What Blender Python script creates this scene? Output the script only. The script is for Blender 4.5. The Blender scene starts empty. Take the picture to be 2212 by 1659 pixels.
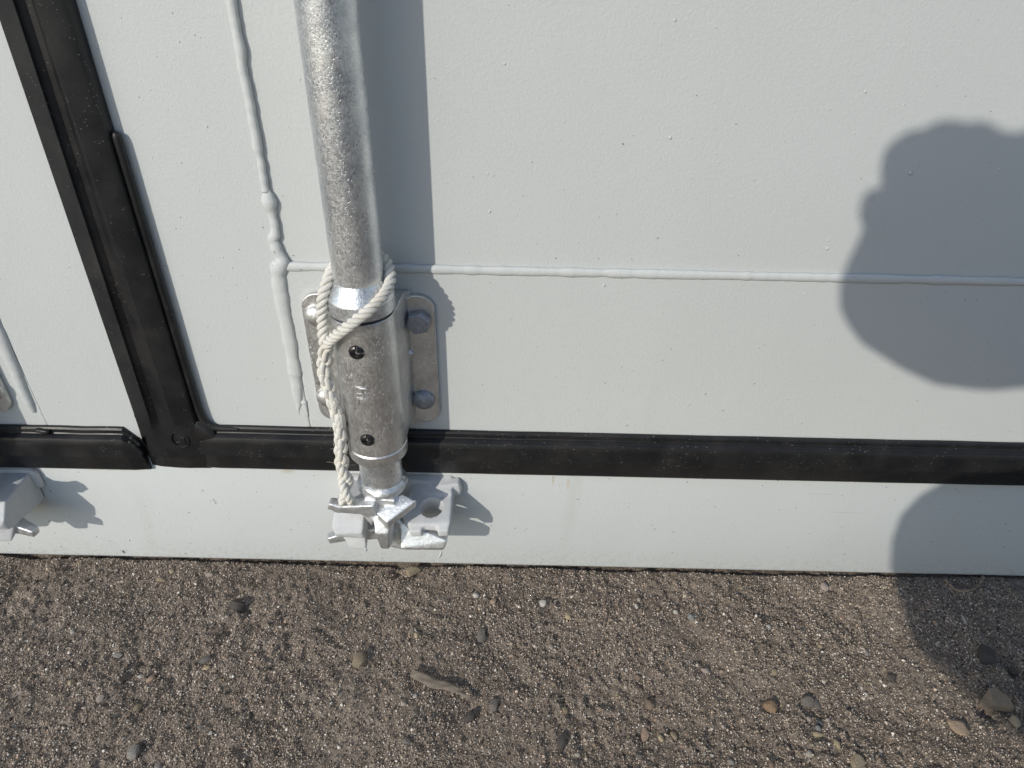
import bpy, bmesh, math, random
import numpy as np
from mathutils import Vector, Matrix, noise as mnoise

SC = bpy.context.scene
COL = SC.collection
RNG = random.Random(11)
NP = np.random.default_rng(5)

# ------------------------------------------------------------------ camera, light, exposure
PITCH, ROLL = math.radians(35.2), math.radians(1.26)
CAM = Vector((0.0, -0.5, 0.585))
FW = Vector((0, math.cos(PITCH), -math.sin(PITCH)))
R0 = Vector((1, 0, 0)); U0 = R0.cross(FW)
RT = math.cos(ROLL) * R0 + math.sin(ROLL) * U0
UP = math.cos(ROLL) * U0 - math.sin(ROLL) * R0
cam = bpy.data.cameras.new('camera'); cam_o = bpy.data.objects.new('camera', cam); COL.objects.link(cam_o)
cam.sensor_width = 36.0; cam.lens = 1533 / 2212 * 36
cam.clip_start = 0.01; cam.clip_end = 500
cam_o.matrix_world = Matrix(((RT.x, UP.x, -FW.x, CAM.x), (RT.y, UP.y, -FW.y, CAM.y), (RT.z, UP.z, -FW.z, CAM.z), (0, 0, 0, 1)))
SC.camera = cam_o

SUN_AZ, SUN_EL = math.radians(38.0), math.radians(28.0)
SUN_D = Vector((math.sin(SUN_AZ) * math.cos(SUN_EL), math.cos(SUN_AZ) * math.cos(SUN_EL), -math.sin(SUN_EL)))
sun = bpy.data.lights.new('sun', 'SUN'); sun.energy = 2.55; sun.angle = math.radians(0.7); sun.color = (1.0, 0.955, 0.865)
sun_o = bpy.data.objects.new('sun', sun); COL.objects.link(sun_o)
sun_o.rotation_euler = SUN_D.to_track_quat('-Z', 'Y').to_euler(); sun_o.location = (-3, -4, 3)
W = bpy.data.worlds.new('World'); SC.world = W; W.use_nodes = True
wn = W.node_tree.nodes; wl = W.node_tree.links
bg = wn.get('Background') or wn.new('ShaderNodeBackground')
sky = wn.new('ShaderNodeTexSky'); sky.sky_type = 'NISHITA'; sky.sun_disc = False
sky.sun_elevation = SUN_EL; sky.sun_rotation = math.radians(218.0)
sky.air_density = 1.0; sky.dust_density = 0.5; sky.ozone_density = 1.0
wl.new(sky.outputs[0], bg.inputs[0]); bg.inputs[1].default_value = 0.15
SC.view_settings.view_transform = 'Standard'; SC.view_settings.look = 'None'
SC.view_settings.gamma = 1.0; SC.view_settings.use_curve_mapping = False
SC.view_settings.exposure = 0.12
SC.cycles.max_bounces = 8

# ------------------------------------------------------------------ material helpers
class NT:
    def __init__(s, name):
        s.m = bpy.data.materials.new(name); s.m.use_nodes = True
        s.n = s.m.node_tree.nodes; s.l = s.m.node_tree.links
        s.b = s.n['Principled BSDF']; s.out = s.n['Material Output']
        s.tc = s.n.new('ShaderNodeTexCoord')
    def put(s, sock, v):
        if isinstance(v, bpy.types.NodeSocket): s.l.new(v, sock)
        elif v is not None: sock.default_value = v
    def set(s, **k):
        for a, v in k.items(): s.put(s.b.inputs[a.replace('_', ' ')], v)
    def noise(s, scale, detail=3, rough=0.55, vec=None, dist=0.0):
        t = s.n.new('ShaderNodeTexNoise'); t.inputs['Scale'].default_value = scale
        t.inputs['Detail'].default_value = detail; t.inputs['Roughness'].default_value = rough
        t.inputs['Distortion'].default_value = dist
        s.l.new(vec or s.tc.outputs['Object'], t.inputs['Vector']); return t.outputs['Fac']
    def voro(s, scale, vec=None, feature='F1', out='Distance'):
        t = s.n.new('ShaderNodeTexVoronoi'); t.feature = feature; t.inputs['Scale'].default_value = scale
        s.l.new(vec or s.tc.outputs['Object'], t.inputs['Vector']); return t.outputs[out]
    def mapping(s, scale=(1, 1, 1), rot=(0, 0, 0), vec=None):
        t = s.n.new('ShaderNodeMapping'); t.inputs['Scale'].default_value = scale; t.inputs['Rotation'].default_value = rot
        s.l.new(vec or s.tc.outputs['Object'], t.inputs['Vector']); return t.outputs[0]
    def ramp(s, fac, stops, interp='LINEAR'):
        t = s.n.new('ShaderNodeValToRGB'); t.color_ramp.interpolation = interp
        e = t.color_ramp.elements
        while len(e) < len(stops): e.new(0.5)
        for el, (p, c) in zip(e, stops):
            el.position = p; el.color = tuple(c) + (1,) if len(c) == 3 else c
        s.put(t.inputs[0], fac); return t.outputs[0]
    def g(s, fac, a, b, lo=0.0, hi=1.0):
        t = s.n.new('ShaderNodeMapRange'); t.clamp = True
        for i, v in enumerate((a, b, lo, hi)): t.inputs[i + 1].default_value = v
        s.put(t.inputs[0], fac); return t.outputs[0]
    def math(s, op, a, b=None):
        t = s.n.new('ShaderNodeMath'); t.operation = op
        s.put(t.inputs[0], a)
        if b is not None: s.put(t.inputs[1], b)
        return t.outputs[0]
    def mix(s, fac, a, b, mode='MIX'):
        t = s.n.new('ShaderNodeMix'); t.data_type = 'RGBA'; t.blend_type = mode
        s.put(t.inputs['Factor'], fac)
        for sock, v in ((t.inputs[6], a), (t.inputs[7], b)):
            if not isinstance(v, bpy.types.NodeSocket): v = tuple(v) + (1,) if len(v) == 3 else v
            s.put(sock, v)
        return t.outputs[2]
    def bump(s, h, dist, strength=1.0, prev=None):
        t = s.n.new('ShaderNodeBump'); t.inputs['Distance'].default_value = dist; t.inputs['Strength'].default_value = strength
        s.put(t.inputs['Height'], h)
        if prev is not None: s.l.new(prev, t.inputs['Normal'])
        return t.outputs[0]
    def nrm(s, sock): s.l.new(sock, s.b.inputs['Normal'])

def mat_paint(name, base, sill=False):
    t = NT(name)
    big = t.noise(6, 4); mid = t.noise(60, 4); fine = t.noise(520, 3); specks = t.noise(330, 1, 0.4)
    c = t.mix(t.g(big, 0.35, 0.7), [b * 0.985 for b in base], [min(1, b * 1.015) for b in base])
    c = t.mix(t.g(mid, 0.6, 0.8, 0, 0.16), c, (base[0] * 0.88, base[1] * 0.87, base[2] * 0.84))
    grain = t.noise(1500, 2, 0.6)
    c = t.mix(t.g(grain, 0.62, 0.8, 0, 0.25), c, [b * 0.78 for b in base])
    c = t.mix(t.g(specks, 0.775, 0.80, 0, 0.75), c, (0.10, 0.10, 0.09))
    # faint vertical run-off dirt
    runs = t.noise(26, 4, 0.6, t.mapping((1, 1, 0.10)))
    c = t.mix(t.g(runs, 0.60, 0.78, 0, 0.22 if sill else 0.08), c, (0.42, 0.39, 0.33))
    if sill:
        geo = t.n.new('ShaderNodeNewGeometry')
        def spot(px, pz, sx, sz, col, amt, c):
            sep = t.n.new('ShaderNodeSeparateXYZ'); t.l.new(geo.outputs['Position'], sep.inputs[0])
            dx = t.math('DIVIDE', t.math('SUBTRACT', sep.outputs[0], px), sx); dz = t.math('DIVIDE', t.math('SUBTRACT', sep.outputs[2], pz), sz)
            d = t.math('SQRT', t.math('ADD', t.math('POWER', t.math('ABSOLUTE', dx), 2.0), t.math('POWER', t.math('ABSOLUTE', dz), 2.0)))
            d = t.math('ADD', d, t.math('MULTIPLY', t.noise(400, 3), 0.9))
            return t.mix(t.g(d, 0.75, 1.25, amt, 0), c, col)
        c = spot(0.0597, 0.1305, 0.0035, 0.0045, (0.30, 0.17, 0.07), 0.85, c)
        c = spot(0.0555, 0.118, 0.0022, 0.014, (0.48, 0.42, 0.32), 0.6, c)
        c = spot(0.041, 0.122, 0.0016, 0.012, (0.46, 0.38, 0.27), 0.6, c)
        c = spot(-0.210, 0.127, 0.010, 0.006, (0.42, 0.37, 0.28), 0.6, c)
        c = spot(-0.4012, 0.0082, 0.0028, 0.0042, (0.05, 0.05, 0.035), 0.95, c)
        c = spot(-0.385, 0.125, 0.05, 0.004, (0.40, 0.36, 0.30), 0.6, c)
        sepz = t.n.new('ShaderNodeSeparateXYZ'); t.l.new(geo.outputs['Position'], sepz.inputs[0])
        c = t.mix(t.math('MULTIPLY', t.g(sepz.outputs[2], 0.006, 0.034, 1, 0), t.g(t.noise(240, 5, 0.75), 0.46, 0.68, 0, 0.30)), c, (0.30, 0.245, 0.19))
        for (sx_, sz_, rot_) in ((0.30, 0.112, 0), (0.33, 0.088, 0)):
            c = spot(sx_, sz_, 0.03, 0.0006, (0.36, 0.36, 0.35), 0.55, c)
    else:
        scuff = t.noise(9, 2, 0.5)
        c = t.mix(t.g(scuff, 0.68, 0.8, 0, 0.10), c, (0.5, 0.46, 0.41))
    t.set(Base_Color=c, Roughness=t.g(mid, 0.3, 0.7, 0.52, 0.64), Specular_IOR_Level=0.33)
    wav = t.noise(5, 2); peel = t.noise(620, 2, 0.5)
    n = t.bump(wav, 0.004, 0.35); n = t.bump(peel, 0.00055, 0.36 if not sill else 0.26, n); n = t.bump(specks, 0.0005, 0.22, n)
    t.nrm(n); return t.m

def mat_galv(name, base=(0.80, 0.81, 0.81), rough=(0.26, 0.46), tint=(0.58, 0.60, 0.63), bump=0.0003, dull=0.08, spangle=900, fleck=0.3):
    t = NT(name)
    sp = t.voro(spangle, t.mapping((1, 1, 0.6), (0.5, 0.4, 0.6)), 'F1', 'Color')
    n1 = t.noise(900, 3, 0.7); n2 = t.noise(45, 5, 0.65); n3 = t.noise(260, 5, 0.75, None, 0.8)
    bw = t.n.new('ShaderNodeRGBToBW'); t.l.new(sp, bw.inputs[0])
    c = t.mix(t.g(n2, 0.38, 0.62), base, tint)
    c = t.mix(t.g(bw.outputs[0], 0.2, 0.8, 0.0, 0.18), c, (0.88, 0.88, 0.86))
    c = t.mix(t.g(n3, 0.64, 0.70, 0, 0.8), c, (0.90, 0.92, 0.93))
    c = t.mix(t.g(n3, 0.30, 0.22, 0, 0.35), c, (0.30, 0.31, 0.34))
    fd = t.voro(330, t.mapping((1.4, 1, 0.9), (0.2, 0.6, 0.4))); gate = t.noise(38, 3, 0.6)
    wht = t.math('MULTIPLY', t.g(t.math('ADD', fd, t.math('MULTIPLY', n3, 0.5)), 0.60, 0.46), t.g(gate, 0.46, 0.66, 0.04, 1.0))
    scl = t.noise(120, 2, 0.5, t.mapping((9, 9, 0.7), (0.5, 0.6, 0.35)))
    wht = t.math('MAXIMUM', wht, t.math('MULTIPLY', t.g(scl, 0.69, 0.74), 0.6))
    c = t.mix(t.math('MULTIPLY', wht, fleck * 0.65), c, (0.92, 0.93, 0.93))
    r = t.math('ADD', t.g(bw.outputs[0], 0.1, 0.9, rough[0], rough[1]), t.g(n3, 0.62, 0.74, 0, 0.2))
    t.set(Base_Color=c, Metallic=t.math('MULTIPLY', t.g(n3, 0.62, 0.72, 1.0 - dull, 0.45), t.g(wht, 0, 1, 1, 1 - 0.45 * fleck)), Roughness=r)
    scr = t.noise(240, 2, 0.6, t.mapping((6, 6, 0.5), (0.35, 0.5, 0.2)))
    n = t.bump(n1, bump, 0.7); n = t.bump(bw.outputs[0], 0.00017, 0.5, n); n = t.bump(scr, 0.00012, 0.4, n)
    t.nrm(n); return t.m

def mat_rubber(name):
    t = NT(name)
    n1 = t.noise(40, 4); n2 = t.noise(700, 2)
    c = t.mix(t.g(n1, 0.35, 0.7), (0.0085, 0.0088, 0.0102), (0.0165, 0.016, 0.016))
    dust = t.noise(14, 5, 0.7)
    c = t.mix(t.g(dust, 0.5, 0.75, 0, 0.16), c, (0.08, 0.072, 0.065))
    d1 = t.voro(190, t.mapping((1.0, 1, 2.6), (0, 0.5, 0)))
    gate = t.noise(33, 2)
    sp = t.math('MULTIPLY', t.g(d1, 0.13, 0.09), t.g(gate, 0.44, 0.52))
    d2 = t.voro(95, t.mapping((0.7, 1, 3.0), (0, -0.3, 0)))
    sp = t.math('MAXIMUM', sp, t.math('MULTIPLY', t.g(d2, 0.075, 0.05), t.g(gate, 0.42, 0.50)))
    c = t.mix(t.math('MULTIPLY', sp, 0.28), c, (0.50, 0.48, 0.45))
    t.set(Base_Color=c, Roughness=t.g(n1, 0.3, 0.7, 0.34, 0.50), Specular_IOR_Level=0.36)
    n = t.bump(n2, 0.0002, 0.35); t.nrm(n); return t.m

def mat_simple(name, c, rough=0.6, metal=0.0, nscale=80, var=0.2, bump=0.0002, spec=0.5):
    t = NT(name); n = t.noise(nscale, 4, 0.6); n2 = t.noise(nscale * 6, 3, 0.6)
    col = t.mix(t.g(n, 0.3, 0.7), [x * (1 - var) for x in c], [min(1, x * (1 + var)) for x in c])
    t.set(Base_Color=col, Roughness=rough, Metallic=metal, Specular_IOR_Level=spec)
    t.nrm(t.bump(n2, bump, 0.6)); return t.m

def mat_rope():
    t = NT('white_rope_fibre')
    at = t.n.new('ShaderNodeUVMap'); at.uv_map = 'UVMap'
    fib = t.noise(60, 3, 0.7, t.mapping((0.25, 3.5, 1), (0, 0, 0), at.outputs[0]))
    big = t.noise(35, 3)
    c = t.mix(t.g(fib, 0.3, 0.7), (0.56, 0.53, 0.47), (0.82, 0.80, 0.745))
    c = t.mix(t.g(big, 0.5, 0.72, 0, 0.5), c, (0.62, 0.55, 0.43))
    t.set(Base_Color=c, Roughness=0.62, Specular_IOR_Level=0.35)
    t.b.inputs['Subsurface Weight'].default_value = 0.12
    t.b.inputs['Subsurface Radius'].default_value = (0.002, 0.002, 0.0015)
    t.b.inputs['Subsurface Scale'].default_value = 0.5
    t.nrm(t.bump(fib, 0.00035, 0.7)); return t.m

def mat_ground():
    t = NT('sandy_dirt')
    n0 = t.noise(7, 4, 0.6, t.mapping((1, 1, 1), (0, 0, 2.1))); n1 = t.noise(45, 5, 0.65); n2 = t.noise(420, 4, 0.75); n3 = t.noise(1300, 3, 0.7)
    c = t.mix(t.g(n1, 0.33, 0.68), (0.138, 0.107, 0.081), (0.212, 0.167, 0.128))
    c = t.mix(t.g(n0, 0.36, 0.66), c, (0.27, 0.215, 0.165))
    c = t.mix(t.g(n0, 0.48, 0.34, 0, 0.6), c, (0.075, 0.064, 0.056))
    c = t.mix(t.g(n2, 0.56, 0.70, 0, 0.55), c, (0.30, 0.255, 0.22))
    c = t.mix(t.g(n2, 0.44, 0.32, 0, 0.75), c, (0.050, 0.043, 0.038))
    c = t.mix(t.g(n3, 0.60, 0.68, 0, 0.5), c, (0.42, 0.37, 0.32))
    d = t.voro(650, None, 'F1', 'Color')
    bw = t.n.new('ShaderNodeRGBToBW'); t.l.new(d, bw.inputs[0])
    c = t.mix(t.g(bw.outputs[0], 0.72, 0.82, 0, 0.6), c, (0.40, 0.345, 0.30))
    c = t.mix(t.g(bw.outputs[0], 0.30, 0.18, 0, 0.6), c, (0.045, 0.040, 0.037))
    t.set(Base_Color=c, Roughness=0.93, Specular_IOR_Level=0.25)
    n = t.bump(n2, 0.0016, 0.8); n = t.bump(t.voro(650), 0.0008, 0.6, n); t.nrm(n); return t.m

def mat_grains():
    t = NT('sand_grain_mix')
    geo = t.n.new('ShaderNodeNewGeometry'); rnd = geo.outputs['Random Per Island']
    c = t.ramp(rnd, [(0.0, (0.045, 0.036, 0.030)), (0.14, (0.15, 0.118, 0.092)), (0.32, (0.26, 0.206, 0.158)), (0.50, (0.13, 0.112, 0.097)), (0.57, (0.40, 0.32, 0.25)),
                     (0.73, (0.52, 0.44, 0.36)), (0.85, (0.58, 0.46, 0.35)), (0.915, (0.78, 0.71, 0.62)), (0.975, (0.52, 0.36, 0.26))], 'CONSTANT')
    t.set(Base_Color=c, Roughness=0.7, Specular_IOR_Level=0.4); return t.m

PEB = dict(tan=(0.36, 0.285, 0.195), white=(0.62, 0.575, 0.51), orange=(0.46, 0.335, 0.24), yellow=(0.52, 0.425, 0.27), pink=(0.44, 0.36, 0.31), pale=(0.47, 0.415, 0.345),
           palegrey=(0.34, 0.31, 0.275), grey=(0.215, 0.195, 0.172), greybrown=(0.21, 0.185, 0.16), brown=(0.26, 0.195, 0.145), dark=(0.105, 0.092, 0.082), bluegrey=(0.28, 0.275, 0.26),
           darkblue=(0.12, 0.125, 0.13), brownorange=(0.34, 0.235, 0.155), cream=(0.55, 0.46, 0.335), bigtan=(0.335, 0.265, 0.195), shell=(0.50, 0.385, 0.28))
def mat_pebble(k):
    c = PEB[k]; t = NT('pebble_' + k)
    n1 = t.noise(150, 5, 0.65); n2 = t.noise(700, 4, 0.7)
    col = t.mix(t.g(n1, 0.35, 0.68), [x * 0.78 for x in c], [min(1, x * 1.15) for x in c])
    if k in ('cream', 'shell', 'brownorange'):
        col = t.mix(t.g(t.noise(110, 4, 0.6), 0.5, 0.62, 0, 0.85), col, (0.27, 0.15, 0.075))
    col = t.mix(t.g(n2, 0.60, 0.75, 0, 0.5), col, (0.13, 0.11, 0.09))
    t.set(Base_Color=col, Roughness=0.8, Specular_IOR_Level=0.3)
    n = t.bump(n1, 0.0012, 0.7); n = t.bump(n2, 0.0004, 0.8, n); t.nrm(n); return t.m

PAINT = (0.542, 0.558, 0.547)
M = dict(
    paint=mat_paint('light_grey_paint', PAINT), sillpaint=mat_paint('light_grey_sill_paint', PAINT, True),
    galv=mat_galv('galvanised_steel'), plate=mat_galv('zinc_plate', (0.70, 0.695, 0.68), (0.36, 0.52), (0.56, 0.555, 0.545), 0.00018, 0.06, 700, 1.0),
    cast=mat_galv('galvanised_casting', (0.74, 0.75, 0.755), (0.34, 0.50), (0.62, 0.635, 0.65), 0.0004, 0.14, 600),
    keeper=mat_simple('primed_casting', (0.545, 0.55, 0.55), 0.66, 0.0, 160, 0.05, 0.0004), rubber=mat_rubber('black_rubber'),
    bolt=mat_simple('dull_zinc_bolt', (0.30, 0.31, 0.345), 0.5, 0.55, 300, 0.22, 0.0004), black=mat_simple('black_screw', (0.012, 0.012, 0.014), 0.3, 0.0, 200, 0.2, 0.0001),
    rope=mat_rope(), ground=mat_ground(), grains=mat_grains(), leaf=mat_simple('dry_leaf', (0.165, 0.135, 0.105), 0.85, 0.0, 130, 0.28, 0.0006),
    skin=mat_simple('skin', (0.50, 0.33, 0.25), 0.5, 0, 40, 0.08, 0.0003), jacket=mat_simple('navy_jacket_cloth', (0.05, 0.065, 0.10), 0.85, 0, 60, 0.2, 0.0006),
    jeans=mat_simple('denim', (0.08, 0.10, 0.16), 0.9, 0, 90, 0.25, 0.0006), hair=mat_simple('brown_hair', (0.06, 0.04, 0.028), 0.6, 0, 120, 0.3, 0.001),
    shoe=mat_simple('shoe_leather', (0.07, 0.05, 0.04), 0.5, 0, 90, 0.2, 0.0003), glass=mat_simple('phone_glass', (0.015, 0.015, 0.018), 0.08, 0, 10, 0.05, 0.0),
    phone=mat_simple('phone_shell', (0.10, 0.10, 0.11), 0.3, 0.6, 30, 0.05, 0.0), slot=mat_simple('painted_cavity_shade', (0.02, 0.02, 0.02), 0.9, 0, 50, 0.1, 0.0))  # slot: near-black colour standing in for shade in gaps and screw slots
for k in PEB: M['p_' + k] = mat_pebble(k)

# ------------------------------------------------------------------ object helpers
def tag(o, label=None, cat=None, group=None, kind=None):
    for k, v in (('label', label), ('category', cat), ('group', group), ('kind', kind)):
        if v: o[k] = v
    return o
def empty(name, loc, label, cat, group=None):
    o = bpy.data.objects.new(name, None); o.location = loc; COL.objects.link(o); o.empty_display_size = 0.02
    return tag(o, label, cat, group)
def link(name, me, mat=None, parent=None, smooth=False):
    if mat is not None and not me.materials: me.materials.append(mat)
    if smooth: me.polygons.foreach_set('use_smooth', [True] * len(me.polygons))
    o = bpy.data.objects.new(name, me); COL.objects.link(o)
    if parent is not None:
        o.parent = parent
        o.matrix_parent_inverse = Matrix.Translation(-world_loc(parent))
    return o
def world_loc(o):
    v = Vector(o.location) if o.parent is None else Vector(o.location)
    return v
def mesh(name, v, f):
    me = bpy.data.meshes.new(name); me.from_pydata([tuple(p) for p in v], [], f); me.update(); return me
def bm_mesh(name, bm, recalc=True):
    if recalc: bmesh.ops.recalc_face_normals(bm, faces=bm.faces)
    me = bpy.data.meshes.new(name); bm.to_mesh(me); bm.free(); return me
def hull(bm, pts):
    vs = [bm.verts.new(p) for p in pts]
    r = bmesh.ops.convex_hull(bm, input=vs)
    junk = list({e for e in r['geom_interior'] + r['geom_unused'] if isinstance(e, bmesh.types.BMVert)})
    if junk: bmesh.ops.delete(bm, geom=junk, context='VERTS')
def box(bm, lo, hi):
    hull(bm, [(x, y, z) for x in (lo[0], hi[0]) for y in (lo[1], hi[1]) for z in (lo[2], hi[2])])
def bevel(o, w, seg=2, ang=30):
    m = o.modifiers.new('bevel', 'BEVEL'); m.width = w; m.segments = seg; m.limit_method = 'ANGLE'; m.angle_limit = math.radians(ang); return o
def sweep(profile_fn, n, closed=True, cap=True):
    """profile_fn(i) -> list of points; loft n sections into one surface."""
    v, f = [], []; secs = [profile_fn(i) for i in range(n)]; k = len(secs[0])
    for s in secs: v += s
    for i in range(n - 1):
        for j in range(k if closed else k - 1):
            a, b = i * k + j, i * k + (j + 1) % k
            f.append((a, b, b + k, a + k))
    if cap and closed: f += [tuple(range(k - 1, -1, -1)), tuple((n - 1) * k + j for j in range(k))]
    return v, f
def lathe(prof, cx, cy, seg=64, a0=0.0, a1=2 * math.pi):
    """prof: list of (r, z) about a vertical axis."""
    v, f = [], []; full = abs(a1 - a0 - 2 * math.pi) < 1e-6; m = seg if full else seg + 1
    for r, z in prof:
        for j in range(m):
            a = a0 + (a1 - a0) * j / seg; v.append((cx + r * math.cos(a), cy + r * math.sin(a), z))
    for i in range(len(prof) - 1):
        for j in range(seg):
            a, b = i * m + j, i * m + (j + 1) % m
            f.append((a, b, b + m, a + m))
    if full:
        f += [tuple(range(m - 1, -1, -1)), tuple((len(prof) - 1) * m + j for j in range(m))]
    return v, f
def catmull(pts, n):
    P = [np.array(p, float) for p in pts]; P = [2 * P[0] - P[1]] + P + [2 * P[-1] - P[-2]]
    out = []
    segs = len(P) - 3
    for k in range(n):
        u = k / (n - 1) * segs; i = min(int(u), segs - 1); t = u - i
        a, b, c, d = P[i:i + 4]
        out.append(0.5 * (2 * b + (c - a) * t + (2 * a - 5 * b + 4 * c - d) * t * t + (3 * b - a - 3 * c + d) * t ** 3))
    return np.array(out)
def resample(path, step):
    d = np.r_[0, np.cumsum(np.linalg.norm(np.diff(path, axis=0), axis=1))]; n = max(4, int(d[-1] / step)); s = np.linspace(0, d[-1], n)
    return np.stack([np.interp(s, d, path[:, k]) for k in range(path.shape[1])], 1), s
def frames(path):
    T = np.gradient(path, axis=0); T /= np.linalg.norm(T, axis=1)[:, None]
    N = np.zeros_like(T); n = np.cross(T[0], [0.3, 1, 0.2]); n /= np.linalg.norm(n)
    for i in range(len(T)):
        n = n - T[i] * (n @ T[i]); n /= np.linalg.norm(n); N[i] = n
    return T, N, np.cross(T, N)
def tube(path, rad, sides=8, uv=False, squash=None):
    path = np.asarray(path, float); T, N, B = frames(path); n = len(path); rad = np.broadcast_to(rad, (n,))
    a = np.linspace(0, 2 * np.pi, sides, endpoint=False)
    V = path[:, None] + rad[:, None, None] * (np.cos(a)[None, :, None] * N[:, None] + np.sin(a)[None, :, None] * B[:, None])
    v = V.reshape(-1, 3)
    if squash: v = np.array([squash(p) for p in v])
    f = [(i * sides + j, i * sides + (j + 1) % sides, (i + 1) * sides + (j + 1) % sides, (i + 1) * sides + j) for i in range(n - 1) for j in range(sides)]
    f += [tuple(range(sides - 1, -1, -1)), tuple((n - 1) * sides + j for j in range(sides))]
    me = mesh('tube', v, f)
    if uv:
        d = np.r_[0, np.cumsum(np.linalg.norm(np.diff(path, axis=0), axis=1))] * 60
        L = me.uv_layers.new(name='UVMap'); k = 0
        for p in me.polygons:
            for li in p.loop_indices:
                vi = me.loops[li].vertex_index; L.data[li].uv = (d[vi // sides], (vi % sides) / sides)
    return me
def bake(o):
    """apply an object's modifiers so the stored mesh is the final shape"""
    dg = bpy.context.evaluated_depsgraph_get(); dg.update()
    me = bpy.data.meshes.new_from_object(o.evaluated_get(dg)); o.modifiers.clear(); o.data = me
def cast(name, pieces, mat, parent, voxel=0.0008, it=5, cut=None, rough=0.0003):
    """fuse convex pieces into one soft cast shape"""
    bm = bmesh.new()
    for p in pieces: hull(bm, p)
    o = link(name, bm_mesh(name, bm), mat, parent)
    r = o.modifiers.new('fuse', 'REMESH'); r.mode = 'VOXEL'; r.voxel_size = voxel; r.use_smooth_shade = True
    s = o.modifiers.new('soften', 'SMOOTH'); s.factor = 0.5; s.iterations = it
    bake(o)
    if cut is not None:
        b = o.modifiers.new('cut', 'BOOLEAN'); b.operation = 'DIFFERENCE'; b.object = cut; b.solver = 'EXACT'
        r = o.modifiers.new('fuse', 'REMESH'); r.mode = 'VOXEL'; r.voxel_size = voxel; r.use_smooth_shade = True
        s = o.modifiers.new('soften', 'SMOOTH'); s.factor = 0.5; s.iterations = 2
        bake(o); bpy.data.objects.remove(cut)
    if not o.data.materials: o.data.materials.append(mat)
    for v_ in o.data.vertices:
        p = v_.co; q = Vector((mnoise.noise(p * 120), mnoise.noise(p * 170 + Vector((9, 1, 4))), mnoise.noise(p * 170 + Vector((3, 8, 2)))))
        q2_ = Vector((mnoise.noise(p * 520), mnoise.noise(p * 520 + Vector((9, 1, 4))), mnoise.noise(p * 520 + Vector((3, 8, 2)))))
        v_.co = p + q * rough + q2_ * rough * 0.25
    o.data.polygons.foreach_set('use_smooth', [True] * len(o.data.polygons)); return o
def bar(p0, p1, w0, h0, w1=None, h1=None, up=(0, 0, 1)):
    """points of a tapering bar for hull()"""
    p0, p1 = Vector(p0), Vector(p1); d = (p1 - p0).normalized(); s = d.cross(Vector(up)).normalized(); u = s.cross(d)
    w1 = w0 if w1 is None else w1; h1 = h0 if h1 is None else h1; out = []
    for p, w, h in ((p0, w0, h0), (p1, w1, h1)):
        for a in (-1, 1):
            for b in (-1, 1): out.append(p + s * a * w / 2 + u * b * h / 2)
    return out

# ------------------------------------------------------------------ ground
def lattice(seed):
    rg = np.random.default_rng(seed); G = rg.random((256, 256))
    def f(x, y):
        xi, yi = np.floor(x).astype(int), np.floor(y).astype(int); tx, ty = x - xi, y - yi
        tx, ty = tx * tx * (3 - 2 * tx), ty * ty * (3 - 2 * ty)
        g = lambda a, b: G[a % 256, b % 256]
        return (g(xi, yi) * (1 - tx) + g(xi + 1, yi) * tx) * (1 - ty) + (g(xi, yi + 1) * (1 - tx) + g(xi + 1, yi + 1) * tx) * ty - 0.5
    return f
LAT = [lattice(40 + i) for i in range(7)]
BUMPS = [(-0.2640, -0.0616, 0.010, 0.004), (-0.255, -0.063, 0.008, -0.006), (-0.2675, -0.0870, 0.007, -0.006), (-0.115, -0.008, 0.007, -0.009), (-0.5, -0.02, 0.02, -0.006), (-0.47, -0.05, 0.012, 0.006),
         (-0.55, -0.06, 0.02, 0.008), (0.47, -0.105, 0.012, -0.009), (0.47, -0.135, 0.010, -0.008), (0.485, -0.165, 0.014, -0.007), (0.455, -0.115, 0.010, 0.006), (0.425, -0.150, 0.010, -0.008), (0.43, -0.12, 0.01, 0.004), (0.30, -0.03, 0.014, -0.003), (0.335, -0.02, 0.007, -0.004),
         (0.24, -0.148, 0.008, -0.004), (0.275, -0.150, 0.007, -0.003), (-0.02, -0.09, 0.008, -0.003), (0.33, -0.06, 0.012, -0.004), (0.19, -0.09, 0.02, -0.003)]
for _ in range(260):
    s = RNG.uniform(0.002, 0.007); BUMPS.append((RNG.uniform(-0.6, 0.6), RNG.uniform(-0.3, -0.008), s, s * RNG.uniform(-0.45, 0.55)))
def gheight(x, y):
    x = np.asarray(x, float); y = np.asarray(y, float)
    h = 0.006 * LAT[0](x * 7 + 3, y * 7 + 9) + 0.0045 * LAT[1](x * 26, y * 26 + 5) + 0.0030 * LAT[2](x * 75 + 1, y * 75)
    h = h + 0.0031 * LAT[3](x * 190, y * 190 + 2) * (1 + 1.2 * LAT[1](x * 15 + 50, y * 15)) + 0.0015 * LAT[4](x * 430, y * 430)
    for bx, by, s, a in BUMPS: h = h + a * np.exp(-((x - bx) ** 2 + (y - by) ** 2) / (2 * s * s) * 1.6)
    h = h - 0.0015
    near = np.clip((y + 0.02) / 0.02, 0, 1)
    h = np.where(y > -0.02, h * (1 - 0.4 * near) - 0.002 * near, h)
    gap = np.clip((y + 0.0030) / 0.0028, 0, 1); h = h - 0.0045 * gap * (np.abs(x) < 1.7)
    far = np.clip((np.hypot(x, y) - 1.0) / 2.0, 0, 1)
    return h + far * 0.05 * LAT[5](x * 0.7, y * 0.7)
def axis(lo, hi, step, far, ratio=1.16):
    a = list(np.arange(lo, hi + step / 2, step)); s = step; x = a[-1]
    while x < far: s *= ratio; x += s; a.append(x)
    s = step; x = a[0]; b = []
    while x > -far: s *= ratio; x -= s; b.append(x)
    return np.array(b[::-1] + a)
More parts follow.
